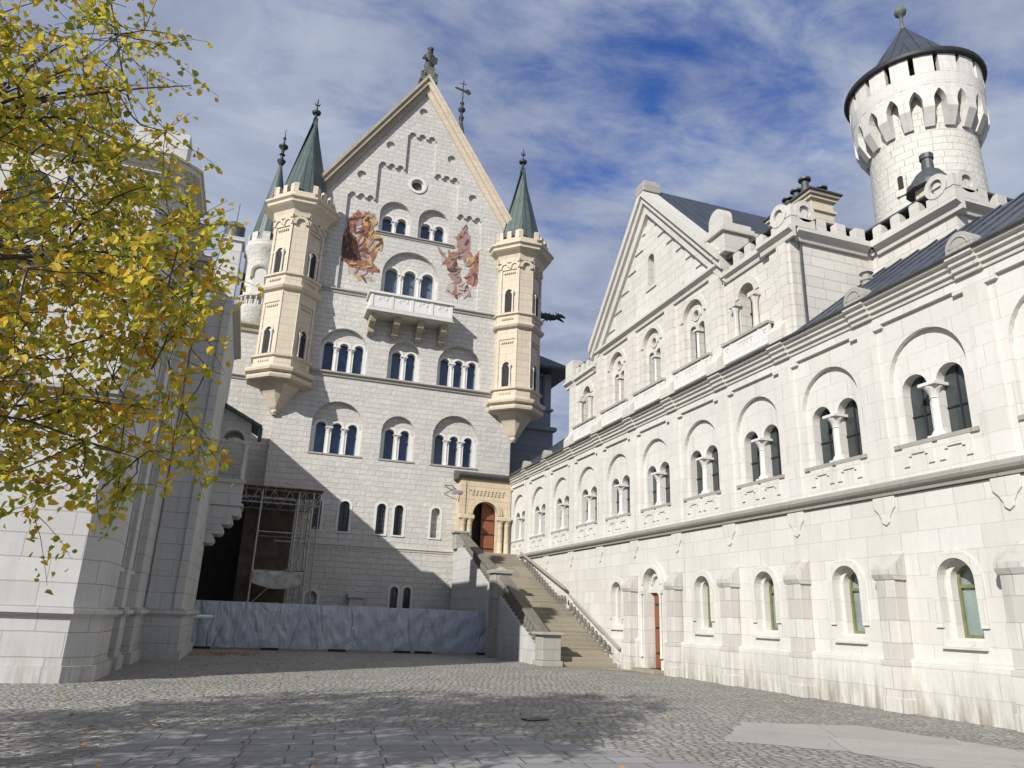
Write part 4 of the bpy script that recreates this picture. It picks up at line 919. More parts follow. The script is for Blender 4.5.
# gable rake mouldings
for sg in (-1, 1):
    m = MB(); Lz = Vector((GC+sg*5.15, 0, 13.72)); Az = Vector((GC, 0, 19.15)); d = (Az-Lz).normalized(); sl = d.z/abs(d.x)
    for (a, b_, yy) in ((-.75, -.42, UY-.14), (-.42, -.2, UY-.28), (-.2, .05, UY-.4)):
        a2_, b2_ = a/abs(d.x), b_/abs(d.x)
        m.prism([(Lz.x, Lz.z+a2_), (GC, Az.z+a2_), (GC, Az.z+b2_), (Lz.x, Lz.z+b2_)], yy, UY+.3)
    m.build('gable_rake', 'trim_stone', wing)
m = MB(); m.prism([(gbL-.55, 13.45), (GC, 19.28), (gbR+.55, 13.45), (gbR+.45, 13.3), (GC, 19.05), (gbL-.45, 13.3)], UY+.301, 13); m.build('gable_roof', 'slate_blue', wing)
m = MB(); m.box(GC-.35, GC+.35, UY-.42, UY+.4, 18.95, 19.38); m.box(GC-.28, GC+.28, UY-.35, UY+.3, 19.381, 19.5); m.build('gable_block', 'dirty_trim', wing, bevel=.02)
# shoulders at the gable foot: pedestal with half-round stone
for yy in (19.1,):
    x = X(yy); m = MB(); m.box(x-.42, x+.42, UY-.3, UY+.7, 13.62, 14.35); m.box(x-.52, x+.52, UY-.42, UY+.9, 14.351, 14.55); m.box(x-.47, x+.47, UY-.34, UY+.8, 14.551, 14.72)
    m.prism(arch(x, 14.721, .84, 14.95, 12), UY-.3, UY+.1)
    m.box(x-.34, x+.34, UY+.101, UY+2.6, 13.6, 14.6)
    m.build('pedestal', 'trim_stone', wing, bevel=.015)
# storey cornice (string) under gable and battlement cornices
def cor_prof(y, z, d, h): return [(y+.02, z-h), (y-d*.35, z-h), (y-d*.4, z-h*.62), (y-d*.85, z-h*.4), (y-d, z-h*.36), (y-d, z-h*.08), (y-d*.9, z), (y+.02, z)]
m = MB(); m.profx(cor_prof(UY, 13.5, .24, .34), gbL-.1, gbR+.1)
m.profx(cor_prof(UY, 12.93, .2, .32), X(UP1)-.18, gbL-.12); m.profx(cor_prof(UY, 12.93, .2, .32), gbR+.12, X(17.0))
m.profx(cor_prof(UY-.12, 12.94, .24, .36), X(17.02), X(UP0)+.3)
m.profx(cor_prof(UY-.05, 12.94, .24, .36), X(UP1)-.3, X(31.5))
m.build('cornice', 'trim_stone', wing)
m = MB()
m.box(X(31.5), gbL-.15, UY-.08, UY+.16, 12.95, 13.08); merlon_row(m, X(31.4), gbL-.4, UY-.08, UY+.16, 13.081, 13.44, .34, .3)
m.box(X(UP1)-.2, X(31.5)-.001, UY-.2, UY+.3, 12.95, 13.9); m.build('battlement', 'trim_stone', wing); m = MB()
m.box(gbR+.5, X(16.9), UY-.08, UY+.16, 12.95, 13.08); merlon_row(m, gbR+.75, X(17.0), UY-.08, UY+.16, 13.081, 13.44, .34, .3)
bt_ = m.build('battlement', 'trim_stone', wing)
# wall pilasters
for y in (31.75, 28.68, 25.65, 22.63, 19.62):
    MB().box(X(y)-.3, X(y)+.3, UY-.13, UY-.001, 9.3, 13.14 if y != 31.75 else 12.6).build('pilaster', 'block_stone', wing)
m = MB(); m.box(X(16.75), X(UP0)+.0, UY-.1, UY-.001, 9.3, 12.58); m.box(X(16.3), X(UP0)-.1, UY-.2, UY-.101, 9.3, 12.58); m.build('pilaster', 'block_stone', wing)
# scroll feet on the pilasters
for y in (31.75, 28.68, 25.65, 22.63, 19.62, 16.4):
    MB().profx([(UY-.131, 9.45), (UY-.42, 9.45), (UY-.42, 9.85), (UY-.34, 10.0), (UY-.22, 10.1), (UY-.131, 10.3)], X(y)-.28, X(y)+.28).build('scroll_foot', 'trim_stone', wing, bevel=.02)
def upwin(y, kind):
    x = X(y)
    if kind == 'two':
        m = MB(); m.panel(arch(0, 10.42, 1.298, 12.2, 16), [arch(-.28, 10.44, .42, 11.75, 10), arch(.28, 10.44, .42, 11.75, 10), circle(0, 12.32, .17, 12), circle(-.26, 12.2, .05, 6), circle(.26, 12.2, .05, 6)], UY+.14, UY+.42, side=False)
        m.ring(0, 12.2, .651, .82, UY-.05, UY+.06, n=18); m.ring(0, 12.32, .171, .25, UY+.10, UY+.15, 0, 2*PI, 14)
        r_ = m.build('window', 'block_stone', wing, (x, 0, 0), smooth=30)
        column_mb(10.45, 11.72, .06, 0, .16).build('column', 'white_smooth', r_, (0, UY+.16, 0), smooth=40)
        m = MB(); m.box(-.62, .62, UY+.36, UY+.39, 10.42, 12.8)
    else:
        m = MB(); m.ring(0, 11.78, .391, .62, UY-.05, UY+.06, n=18)
        for s in (-1, 1):
            m.lathe([(.12, 10.44), (.1, 10.55), (.09, 11.3), (.15, 11.5)], s*.5, UY-.1, 10); m.box(s*.5-.18, s*.5+.18, UY-.25, UY-.001, 11.5, 11.64)
        r_ = m.build('window', 'trim_stone', wing, (x, 0, 0), smooth=30)
        m = MB(); m.box(-.4, .4, UY+.42, UY+.45, 10.42, 12.25); m.box(-.03, .03, UY+.37, UY+.40, 10.42, 12.15, 1); m.box(-.38, .38, UY+.37, UY+.40, 11.3, 11.35, 1)
    m.build('pane', ['glass_grey', 'iron'], r_)
    # parapet panel under the sill
    m = MB(); hs = []
    for gx_, cnt in ((-.95, 1), (0, 4), (.95, 1)):
        for k in range(cnt):
            cx = gx_+(k-(cnt-1)/2)*.2
            hs += [circle(cx-.05, 10.18, .032, 6), circle(cx+.05, 10.18, .032, 6), circle(cx, 10.09, .032, 6)]
    m.panel([(-1.16, 9.72), (1.16, 9.72), (1.16, 10.33), (-1.16, 10.33)], hs, UY-.2, UY-.1)
    m.box(-1.16, 1.16, UY-.098, UY-.001, 9.72, 10.33, 1); m.box(-1.18, 1.18, UY-.26, UY-.001, 10.331, 10.42, 2)  # dark backing, not metal: paints the shade seen through the pierced holes
    for s in (-.7, .7): m.box(s-.04, s+.04, UY-.22, UY-.2005, 9.72, 10.33)
    m.build('parapet_panel', ['white_smooth', 'iron', 'dirty_trim'], r_)
for y, k in uw: upwin(y, k)
# return wall at the near end, recessed wall and their battlements
m = MB(); m.box(X(UP0)-.6, X(UP0)+.006, UY+.1, 3.2, 9.31, 12.85)
m.box(X(UP0)+.007, X(12.85), 3.2, 8, 9.61, 12.9)
m.build('return_wall', 'block_stone', wing)
m = MB(); x0 = X(UP0)
m.prism([(x0+a, z) for a, z in ((-.02, 12.57), (.1, 12.57), (.14, 12.71), (.26, 12.79), (.3, 12.81), (.3, 12.91), (-.02, 12.93))], UY+.02, 2.9)
m.profx(cor_prof(3.2, 12.93, .3, .36), x0+.301, X(12.85)+.3)
m.prism([(X(12.85)+a, z) for a, z in ((-.02, 12.57), (.1, 12.57), (.14, 12.71), (.26, 12.79), (.3, 12.81), (.3, 12.91), (-.02, 12.93))], 3.22, 8)
m.build('cornice', 'trim_stone', wing)
m = MB()
def merl_y(m, x0, x1, ya, yb, z0, z1, mw, gap):
    n = max(2, int(round((yb-ya+gap)/(mw+gap)))); s_ = (yb-ya-mw)/(n-1)
    for i in range(n): m.box(x0, x1, ya+i*s_, ya+i*s_+mw, z0, z1)
m.box(x0-.05, x0+.2, UY+.7, 2.95, 12.94, 13.06); merl_y(m, x0-.05, x0+.2, UY+.8, 2.8, 13.061, 13.42, .34, .28)
m.box(x0+.201, X(13.4), 2.96, 3.2, 12.94, 13.06); merlon_row(m, x0+.35, X(13.75), 2.96, 3.2, 13.061, 13.42, .34, .28)
m.box(X(12.85)-.05, X(12.85)+.2, 3.7, 8, 12.94, 13.06); merl_y(m, X(12.85)-.05, X(12.85)+.2, 3.9, 7.9, 13.061, 13.42, .36, .32)
m.build('battlement', 'trim_stone', wing)
m = MB(); m.tube([(X(UP0)+.06, .42, 12.7), (X(UP0)+.06, .42, 9.6)], .035, 8); m.build('downpipe', 'lead_grey', wing)
def volute(cx, cy, z):
    """corner block with a ring ornament on its two outer faces"""
    m = MB()
    m.box(cx-.75, cx+.16, cy-.12, cy+.13, z, z+.3); m.box(cx-.1, cx+.16, cy+.131, cy+.75, z, z+.3)
    for k, c in enumerate((cx-.38,)):
        m.ring(c, z+.56, .2, .36, cy-.14, cy+.12, 0, 2*PI, 20); m.ring(c, z+.56, 0.01, .17, cy-.06, cy+.04, 0, 2*PI, 12)
    # ring on the other face
    s_ = MB(); s_.ring(0, z+.56, .2, .36, -.14, .12, 0, 2*PI, 20); s_.ring(0, z+.56, .01, .17, -.06, .04, 0, 2*PI, 12)
    m.add([(cx+.02-y, cy+.42+x, zz) for x, y, zz in s_.v], s_.f)
    m.box(cx-.1, cx+.14, cy-.1, cy+.1, z+.35, z+.72)
    m.build('volute', 'trim_stone', wing, smooth=35)
volute(x0+.12, UY-.1, 12.94); volute(X(12.85)+.12, 3.05, 12.94)
# roof deck, chimneys
m = MB(); m.box(X(UP1)+.5, X(UP0)-.0, UY-.04, 7.9, 13.445, 13.5); m.box(X(UP0)+.01, X(12.85)+.1, 2.98, 7.9, 13.43, 13.49); dk = m.build('roof_deck', 'lead_grey', wing)
m = MB(); m.box(X(UP1)+.5, X(UP0)-.2, UY+.62, 7.8, wtop+.004, 13.44); m.box(X(UP0)-.19, X(12.85)-.2, 3.5, 7.8, wtop+.004, 13.42); m.build('deck_shade_core', 'dark_void', wing)  # dark fill paints the shade between the merlons under the deck
m = MB(); cx0, cx1 = X(19.5), X(17.5)
m.box(cx0, cx1, 2.65, 3.55, 13.5, 15.6)
for z, g in ((14.5, .08), (14.75, .06), (15.15, .07), (15.6, .1), (15.72, .18)): m.box(cx0-g, cx1+g, 2.65-g, 3.55+g, z, z+.1)
m.box(cx0-.25, cx1+.25, 2.4, 3.8, 15.821, 15.88, 1)
ck = m.build('chimney', ['sandstone', 'lead_grey'], dk)
for k, (a, b_, h) in enumerate(((.45, .3, .62), (.9, .3, .72), (1.35, .3, .95), (1.6, .75, .5), (-.05, .3, .35))):
    m = MB(); m.lathe([(.2, 15.88), (.13, 15.88+h*.7), (.11, 15.88+h*.82), (.22, 15.88+h*.84), (.22, 15.88+h*.92), (.06, 15.88+h)], cx0+a+.1, 2.65+b_, 12); m.build('chimney_pot', 'lead_grey', ck, smooth=40)
m = MB(); cx = X(14.35); m.lathe([(.48, 13.5), (.48, 14.4), (.56, 14.45), (.56, 14.55)], cx, 4.3, 8, rot=PI/8)
m.lathe([(.7, 14.4), (.68, 14.56), (.55, 14.7), (.36, 15.0), (.18, 15.15), (.16, 15.5), (.2, 15.52), (.2, 15.68), (.14, 15.7)], cx, 4.3, 12, mi=1)
m.build('chimney', ['sandstone', 'lead_grey'], dk)
m = MB(); m.lathe([(.13, 12.9), (.13, 13.55), (.26, 13.6), (.26, 13.8), (.1, 13.9)], X(10.7), 4.9, 10); m.build('flue', 'lead_grey', dk, smooth=40)

# ================================================================ ROUND TOWER
tw = thing('round_tower', 'white round tower with pointed arch corbels, battlements and grey cone roof at the upper right', 'tower', (28.0, 22.5, 0))
n = 48
m = MB(); m.lathe([(2.6, 5), (2.42, 18), (2.32, 23.5), (2.32, 26.2)], 0, 0, n); sh = m.build('shaft', 'tower_stone', tw, smooth=30)
# proper running coordinate round the drum
me = sh.data; uvl = me.uv_layers[0].data
for p in me.polygons:
    cs_ = [math.atan2(me.vertices[v].co.y, me.vertices[v].co.x) for v in p.vertices]
    big = max(cs_)-min(cs_) > PI
    for li, v in zip(p.loop_indices, p.vertices):
        c = me.vertices[v].co; a = math.atan2(c.y, c.x)
        if big and a < 0: a += 2*PI
        uvl[li].uv = (a*2.3, c.z)
# corbelled crown made of pointed arches: wedge brackets and a ring above
NB = 18
m = MB()
for k in range(NB):
    a = 2*PI*(k+.5)/NB; hw_ = .066
    def P(r, t, z): return (r*math.cos(t), r*math.sin(t), z)
    r0, r1 = 2.25, 2.86
    q = []
    for t in (a-hw_*1.25, a+hw_*1.25): q += [P(r0, t, 23.62), P(2.46, t, 23.55), P(2.86, t, 24.3), P(2.88, t, 25.5), P(r0, t, 25.5)]
    m.add(q, [(0, 1, 2, 3, 4), (9, 8, 7, 6, 5), (0, 5, 6, 1), (1, 6, 7, 2), (2, 7, 8, 3), (3, 8, 9, 4)])
    # pointed arch head between this bracket and the next
    t0, t1 = a+hw_*1.25, a+2*PI/NB-hw_*1.25; ns = 8
    for j in range(ns):
        u0, u1 = j/ns, (j+1)/ns
        def zz(u): v = 1-abs(2*u-1); return 24.72+.52*(v**.62)
        ta, tb = t0+(t1-t0)*u0, t0+(t1-t0)*u1
        q = [P(2.5, ta, zz(u0)), P(2.88, ta, zz(u0)), P(2.88, tb, zz(u1)), P(2.5, tb, zz(u1)), P(2.5, ta, 25.5), P(2.88, ta, 25.5), P(2.88, tb, 25.5), P(2.5, tb, 25.5)]
        m.add(q, [(0, 1, 2, 3), (4, 7, 6, 5), (1, 5, 6, 2), (0, 3, 7, 4)])
m.build('corbel_arches', 'wing_stone', tw)
m = MB(); m.lathe([(2.3, 25.5), (2.89, 25.5), (2.93, 26.1), (2.3, 26.1)], 0, 0, n); m.build('parapet', 'wing_stone', tw, smooth=30)
m = MB()
for k in range(NB):
    a = 2*PI*k/NB+.05; b_ = a+2*PI/NB*.78
    q = []
    for z in (26.1, 27.05):
        for r, t in ((2.62, a), (2.93, a), (2.93, (a+b_)/2), (2.93, b_), (2.62, b_)): q.append((r*math.cos(t), r*math.sin(t), z))
    m.add(q, [(0, 1, 2, 3, 4), (9, 8, 7, 6, 5), (0, 5, 6, 1), (1, 6, 7, 2), (2, 7, 8, 3), (3, 8, 9, 4), (4, 9, 5, 0)])
m.build('battlement', 'wing_stone', tw)
m = MB(); m.lathe([(2.25, 26.15), (2.25, 27.1)], 0, 0, n); m.build('inner_drum', 'dark_brown', tw, smooth=30)
m = MB(); m.lathe([(3.05, 27.06), (3.12, 27.08), (3.15, 27.18), (3.12, 27.3), (1.9, 28.1), (1.85, 28.12)], 0, 0, n); m.build('roof_rim', 'iron', tw, smooth=40)
m = MB(); m.lathe([(2.6, 27.55), (.08, 31.25)], 0, 0, 10); rr_ = m.build('cone_roof', 'slate_blue', tw)
m = MB(); m.lathe([(.1, 31.1), (.14, 31.2), (.08, 31.3), (.07, 31.9), (.12, 32.0), (.26, 32.13), (.3, 32.3), (.24, 32.47), (.1, 32.57), (.03, 32.75)], 0, 0, 14); m.build('finial', 'patina', rr_, smooth=60)
a = math.atan2(-22.5, -28.0)-.42
m = MB(); m.prism(arch(0, .3, .26, .85, 8), -.03, .0, 0); m.ring(0, .85, .131, .24, -.07, .02, n=8, mi=1); m.box(-.24, -.131, -.07, .02, 0, .85, 1); m.box(.131, .24, -.07, .02, 0, .85, 1); m.box(-.131, .131, -.04, .02, 0, .299, 1)
m.build('window', ['dark_void', 'tower_stone'], tw, (2.41*math.cos(a), 2.41*math.sin(a), 20.5), a+PI/2)

# ================================================================ BOWER (left building)
bw = thing('side_building', 'tall pale stone building with buttresses and heavy plinth at the left edge behind the tree', 'building', (0, 0, 0))
def extr(m, poly, z0, z1, mi=0):      # poly in plan
    n = len(poly); vs = [(x, y, z) for z in (z0, z1) for x, y in poly]
    tri = tessellate_polygon([[Vector((x, y, 0)) for x, y in poly]])
    m.add(vs, [tuple(t) for t in tri]+[tuple(i+n for i in reversed(t)) for t in tri]+[(i, (i+1) % n, (i+1) % n+n, i+n) for i in range(n)], mi)
def offs(poly, d):
    n = len(poly); r_ = []
    for i in range(n):
        p0, p1, p2 = Vector(poly[i-1]), Vector(poly[i]), Vector(poly[(i+1) % n])
        e1 = (p1-p0).normalized(); e2 = (p2-p1).normalized(); n1 = Vector((e1.y, -e1.x)); n2 = Vector((e2.y, -e2.x))
        b_ = (n1+n2); k = d/max(.3, (1+n1.dot(n2))); r_.append((p1.x+b_.x*k, p1.y+b_.y*k))
    return r_
PA = [(-16, 18.5), (-3.45, 18.5), (-2.98, 18.9), (-2.98, 20.6), (-3.2, 20.6), (-3.2, 22.0), (-3.0, 22.0), (-3.0, 22.7), (-3.2, 22.7), (-3.2, 24.2), (-2.95, 24.2), (-2.95, 26.2), (-16, 26.2)]
PB = [(-16, 26.203), (-1.85, 26.203), (-1.85, 32.5), (-16, 32.5)]
m = MB(); extr(m, PA, 1.5, 12.1); extr(m, PB, 1.5, 11.9); m.build('wall', 'bower_stone', bw)
m = MB(); extr(m, offs(PA, .06), 0, 1.3); PBo = [(-16, 26.27), (-1.79, 26.15), (-1.79, 32.56), (-16, 32.56)]; extr(m, PBo, 0, 1.3)
extr(m, offs(PA, .16), 0, .32); extr(m, [(-16, 26.37), (-1.69, 26.0), (-1.69, 32.66), (-16, 32.66)], 0, .28)
m.build('plinth', 'bower_stone', bw)
m = MB()
for d, z0, z1 in ((.12, 1.302, 1.36), (.2, 1.361, 1.45), (.1, 1.451, 1.52)):
    extr(m, offs(PA, d), z0, z1); extr(m, [(-16, 26.3), (-1.85+d, 26.2-d), (-1.85+d, 32.5+d), (-16, 32.5+d)], z0+.001, z1-.001)
m.build('plinth_moulding', 'bower_stone', bw)
m = MB()
for z in (6.1, 9.0):
    for d, a, b_ in ((.08, 0, .1), (.16, .101, .2)): extr(m, [(-16, 18.5-d), (-3.45+d*.3, 18.5-d), (-2.98+d, 18.9), (-2.98+d, 19.6), (-3.3, 19.6), (-16, 19.6)], z+a, z+b_)
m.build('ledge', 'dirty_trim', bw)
m = MB()
for d, z0, z1 in ((.1, 12.101, 12.25), (.2, 12.251, 12.38), (.36, 12.381, 12.52), (.42, 12.521, 12.58)): extr(m, offs(PA, d), z0, z1)
for d, z0, z1 in ((.1, 11.901, 12.0), (.25, 12.001, 12.15)): extr(m, [(-16, 26.7), (-1.85+d, 26.7), (-1.85+d, 32.5+d), (-16, 32.5+d)], z0, z1)
m.build('cornice', 'trim_stone', bw)
m = MB(); m.box(-4.3, -3.0, 18.55, 19.2, 12.581, 13.5); m.box(-16, -4.301, 18.6, 18.9, 12.581, 12.9); m.build('parapet_block', 'bower_stone', bw)
m = MB(); m.prism([(-16, 12.6), (-3.1, 12.6), (-8, 13.4), (-16, 13.4)], 19.3, 26); m.prism([(-16, 12.16), (-1.7, 12.16), (-6, 13.0), (-16, 13.0)], 27.3, 32.4); m.build('roof', 'light_copper', bw)
# corner pier that rises above the eaves
m = MB(); m.box(-2.55, -1.849, 26.18, 26.95, 11.9, 14.4); m.box(-2.62, -1.78, 26.1, 27.03, 14.401, 14.55); cp_ = m.build('corner_pier', 'bower_stone', bw)
m = MB(); m.lathe([(.36, 14.552), (.36, 15.15), (.3, 15.22)], -2.2, 26.55, 12); m.build('pier_cap', 'lead_grey', cp_, smooth=40)
m = MB(); m.box(-16, -2.75, 32.503, 41.28, 0, 12.2); m.box(-16, -2.6, 32.51, 41.27, 12.201, 12.4); m.prism([(-16, 12.401), (-2.65, 12.401), (-4.2, 13.5), (-16, 13.5)], 32.6, 41.2); m.box(-4.6, -3.9, 39.6, 40.3, 12.6, 14.0); m.build('link_wall', 'bower_stone', bw)
# pilaster strips on the buttress front and deep flutes on the side
m = MB()
for x0_, x1_ in ((-2.9, -2.75), (-2.1, -1.852)): m.box(x0_, x1_, 26.12, 26.2, 1.53, 11.88)
m.build('pilaster', 'bower_stone', bw)
# tall recessed window slots on the side wall
for y in (21.1, 23.2):
    m = MB(); m.box(-3.2, -3.17, y, y+.5, 2.6, 8.2); g_ = m.build('window', 'glass_grey', bw)
    m = MB(); m.box(-3.2, -3.08, y-.1, y-.001, 2.5, 8.3); m.box(-3.2, -3.08, y+.501, y+.6, 2.5, 8.3); m.box(-3.2, -3.05, y-.1, y+.6, 2.38, 2.499); m.build('frame', 'bower_stone', g_)
# front windows behind the tree
for x in (-6.2, -8.6):
    for z in (2.6, 6.7, 9.7):
        m = MB(); m.panel([(-.75, z-.2), (.75, z-.2), (.75, z+2.1), (-.75, z+2.1)], [arch(0, z, .9, z+1.4, 12)], -.06, -.001); m.box(-.7, .7, -.16, -.061, z-.2, z-.06)
        r_ = m.build('window', 'trim_stone', bw, (x, 18.5, 0), smooth=30)
        m = MB(); m.prism(arch(0, z, .92, z+1.4, 12), -.025, -.002); m.build('pane', 'glass_grey', r_)
# hanging oriel with open arch at the far corner
yo = 31.6
m = MB()
m.panel([(-1.848, 5.6), (-.72, 5.6), (-.72, 8.95), (-1.848, 9.55)], [arch(-1.33, 6.55, .84, 8.15, 14)], yo, yo+.28)
m.panel([(-1.848, 5.6), (-.72, 5.6), (-.72, 8.95), (-1.848, 9.55)], [arch(-1.33, 6.55, .84, 8.15, 14)], yo+1.1, yo+1.38)
m.box(-.98, -.72, yo+.281, yo+1.099, 5.6, 6.5); m.box(-.98, -.72, yo+.281, yo+1.099, 8.3, 8.94)
m.box(-1.848, -.981, yo+.281, yo+1.099, 5.6, 6.45)
ori = m.build('oriel', 'bower_stone', bw)
m = MB(); m.ring(-1.33, 8.15, .421, .56, yo-.06, yo+.02, n=16); m.ring(-1.33, 8.15, .57, .63, yo-.03, yo+.02, n=16)

m.build('arch_moulding', 'bower_stone', ori, smooth=35)
MB().box(-1.86, -.62, yo-.12, yo+.02, 6.42, 6.55).build('sill', 'bower_stone', ori); MB().box(-1.86, -.6, yo-.12, yo+1.5, 5.48, 5.599).build('floor_moulding', 'bower_stone', ori)
for x in (-1.8, -.84): MB().lathe([(.09, 6.56), (.08, 6.65), (.07, 7.75), (.1, 7.85), (.16, 8.0)], x, yo-.06, 10).box(x-.17, x+.17, yo-.24, yo+.02, 8.0, 8.14).build('column', 'bower_stone', ori, smooth=35)
m = MB()
for k, (xe, z) in enumerate(((-.62, 5.1), (-.9, 4.74), (-1.2, 4.36), (-1.5, 3.98))):
    m.box(-1.849, xe-.19, yo-.05, yo+1.4, z+.001, z+.37)
    m.prism(circle(xe-.19, z+.185, .19, 16), yo-.07-.004*k, yo+1.42+.004*k)
m.build('scroll_corbel', 'bower_stone', ori, smooth=35)
m = MB(); m.prism([(-2.0, 9.68), (-.3, 8.82), (-.3, 8.7), (-2.0, 9.55)], yo-.35, yo+1.7); m.box(-.42, -.26, yo-.38, yo-.2, 8.15, 8.7); m.build('oriel_roof', 'copper_green', ori)
tag(MB().tube([(0, 0, 0), (.75, 0, 0)], .06, 8).build('pipe', 'white_plastic', None, (-1.85, 32.0, 1.25)), 'short white pipe end poking out over the blue tarpaulin fence', 'pipe')

# copper roofed building with chimney behind
fb = thing('distant_building', 'far building with pale green copper roof and stone chimney seen between tree and turret', 'building', (-6, 55, 0))
m = MB(); m.box(-12, 1.3, 0, 12, 0, 23.2); m.build('wall', 'palas_stone', fb)
m = MB(); m.prism([(-12, 23.2), (1.6, 23.2), (.3, 26.4), (-12, 26.4)], -.2, 12.2); m.build('roof', 'light_copper', fb)
cb_ = thing('chimney', 'pale stone chimney with moulded cap beside a dark grey cowl left of the round turret', 'chimney', (-3.85, 46.5, 0))
m = MB(); m.box(-.6, .55, 0, 1.1, 17, 21.8); m.box(-.75, .7, -.15, 1.25, 21.801, 22.0); m.box(-.6, .55, 0, 1.1, 22.001, 22.5); m.box(-.7, .65, -.1, 1.2, 22.501, 22.65); m.build('stack', 'trim_stone', cb_)
m = MB(); m.lathe([(.5, 17), (.5, 23.6), (.62, 23.7), (.6, 24.4), (.4, 24.5)], 1.35, .8, 14); m.build('cowl', 'lead_grey', cb_, smooth=40)
tag(MB().tube([(-4.0, 47, 20), (-3.85, 47, 27.3)], [.05, .025], 6).build('antenna', 'iron'), 'thin antenna pole rising into the sky above the chimney', 'antenna')

# ================================================================ FENCE WITH TARPAULIN
fe = thing('tarpaulin_fence', 'low site fence covered with wrinkled blue-grey tarpaulin across the end of the court', 'fence', (-2.05, 33.9, 0))
FW = 13.0/4
for k in range(4):
    m = MB(); nx, nz = 60, 18; vs = []; fs = []
    rr = random.Random(k+3)
    ph = [rr.uniform(0, 6.28) for _ in range(6)]
    for j in range(nz+1):
        for i in range(nx+1):
            u = i/nx; v = j/nz; x = u*FW; z = .07+v*1.78
            d = .022*math.sin(9*x+4*z+ph[0])*math.sin(2.2*z+ph[1])+.02*math.sin(5*x-7*z+ph[2])+.010*math.sin(17*x+11*z+ph[3])*math.sin(3*x+ph[4])
            edge = min(1, v*5, (1-v)*6, u*12, (1-u)*12)
            vs.append((k*FW+x, -.05-d*edge-.03*edge, z+(.012*math.sin(7*x+ph[5]) if j in (0, nz) else 0)))
    for j in range(nz):
        for i in range(nx): a = j*(nx+1)+i; fs.append((a, a+1, a+nx+2, a+nx+1))
    m.add(vs, fs); tp_ = m.build('tarpaulin', 'tarp_blue', fe, smooth=80)
    for zz_ in (.35, .95, 1.55): MB().box(k*FW+.03, k*FW+.09, -.115, -.085, zz_, zz_+.05).build('cable_tie', 'white_plastic', tp_)
m = MB()
for k in range(5): m.tube([(k*FW-(.03 if k == 4 else -.03), 0, .0), (k*FW-(.03 if k == 4 else -.03), 0, 1.9)], .025, 8)
m.tube([(0.03, 0, 1.85), (12.97, 0, 1.85)], .02, 6); m.tube([(0.03, 0, .12), (12.97, 0, .12)], .02, 6); m.build('frame', 'steel', fe)
for x in (.6, 3.25, 6.0, 8.8, 9.75, 12.6):
    m = MB(); m.box(x-.35, x+.35, -.25, .2, 0, .09); m.build('foot', 'rubber', fe, bevel=.02)

# ================================================================ SCAFFOLD
sc = thing('scaffold', 'steel tube scaffold tower with boarded lattice roof beside the dark passage', 'scaffold', (0, 38.2, 0))
zt = 7.35
m = MB()
for x in (.1, 1.85, 2.55):
    for y in (0, 2.4): m.tube([(x, y, 0), (x, y, zt-.1)], .045, 8)
for x in (2.2, 2.95):
    m.tube([(x, .9, 0), (x, .9, zt)], .035, 8)
m.build('upright', 'steel', sc)
for y in (0, 2.4):
    for z in (3.35, 5.2): MB().tube([(.1, y, z), (2.6, y, z)], .035, 6).build('ledger', 'steel', sc)
m = MB()
for y in (0, 2.4):
    for z in (6.6, 7.25): m.tube([(-2.4, y, z), (2.9, y, z)], .04, 6)
    for k in range(7):
        x = -2.3+k*.74; m.tube([(x, y, 7.25), (x+.37, y, 6.6), (x+.74, y, 7.25)], .025, 6)
for x in (-1.6, -.3, 1.0, 2.5): m.tube([(x, 0, 6.62), (x, 2.4, 6.62)], .03, 6); m.tube([(x, 0, 7.28), (x, 2.4, 7.28)], .03, 6)
m.build('lattice_beam', 'steel', sc)
m = MB()
m.tube([(.2, -.05, 1.8), (2.1, -.05, 3.9)], .03, 6); m.tube([(1.9, -.05, 3.2), (2.75, -.05, 5.6)], .03, 6); m.tube([(1.85, -.05, 5.5), (2.9, -.05, 7.0)], .03, 6)
for k in range(6): m.tube([(2.2, .9, 1.2*k+.2), (2.95, .9, 1.2*k+.8)], .022, 6); m.tube([(2.55, 0, 1.2*k+.8), (2.55, 2.4, 1.2*k+1.4 if k < 5 else 7)], .022, 6)
m.build('brace', 'steel', sc)
m = MB()
for k in range(12): m.box(-2.5+k*.46, -2.06+k*.46, -.3, 2.8, 7.34, 7.38)
m.build('roof_boards', 'wood_board', sc)
m = MB(); m.box(.1, 2.5, .2, 2.3, 3.4, 3.45); m.build('platform', 'wood_board', sc)
m = MB(); nx = 20; vs = []; fs = []
for j in range(5):
    for i in range(nx+1): x = .15+2.3*i/nx; vs.append((x, -.06-.05*math.sin(6*x+j)-.05*(j % 2), 3.35-.14*j-.25*math.sin(PI*i/nx)*j/4))
for j in range(4):
    for i in range(nx): a = j*(nx+1)+i; fs.append((a, a+1, a+nx+2, a+nx+1))
m.add(vs, fs); m.build('hung_sheet', 'scaff_tarp', sc, smooth=80)

# ================================================================ STAIRCASE
sx0, sx1 = 10.95, 13.39
sr = thing('staircase', 'worn stone staircase with balustrades climbing to the golden portal', 'staircase', (0, 0, 0))
m = MB(); steps = []
y = 26.35; z = 0
for k in range(14): z += .163; steps.append((y, z)); y += .375
y += .7
for k in range(16): z += .163; steps.append((y, z)); y += .382
for i, (yy, zz_) in enumerate(steps):
    ye = steps[i+1][0] if i < len(steps)-1 else 40.28
    m.box(sx0, sx1, yy-.025, ye+.1 if i < len(steps)-1 else ye, 0 if i == 0 else zz_-.163-.02, zz_ - .0)
ztop = z
m.build('steps', 'step_stone', sr, bevel=.02)
def zrail(yy):  # walking line height
    if yy < 26.35: return 0
    if yy < 31.6: return (yy-26.35)*.163/.375
    if yy < 32.3: return 2.28
    return min(ztop, 2.28+(yy-32.3)*.163/.382)
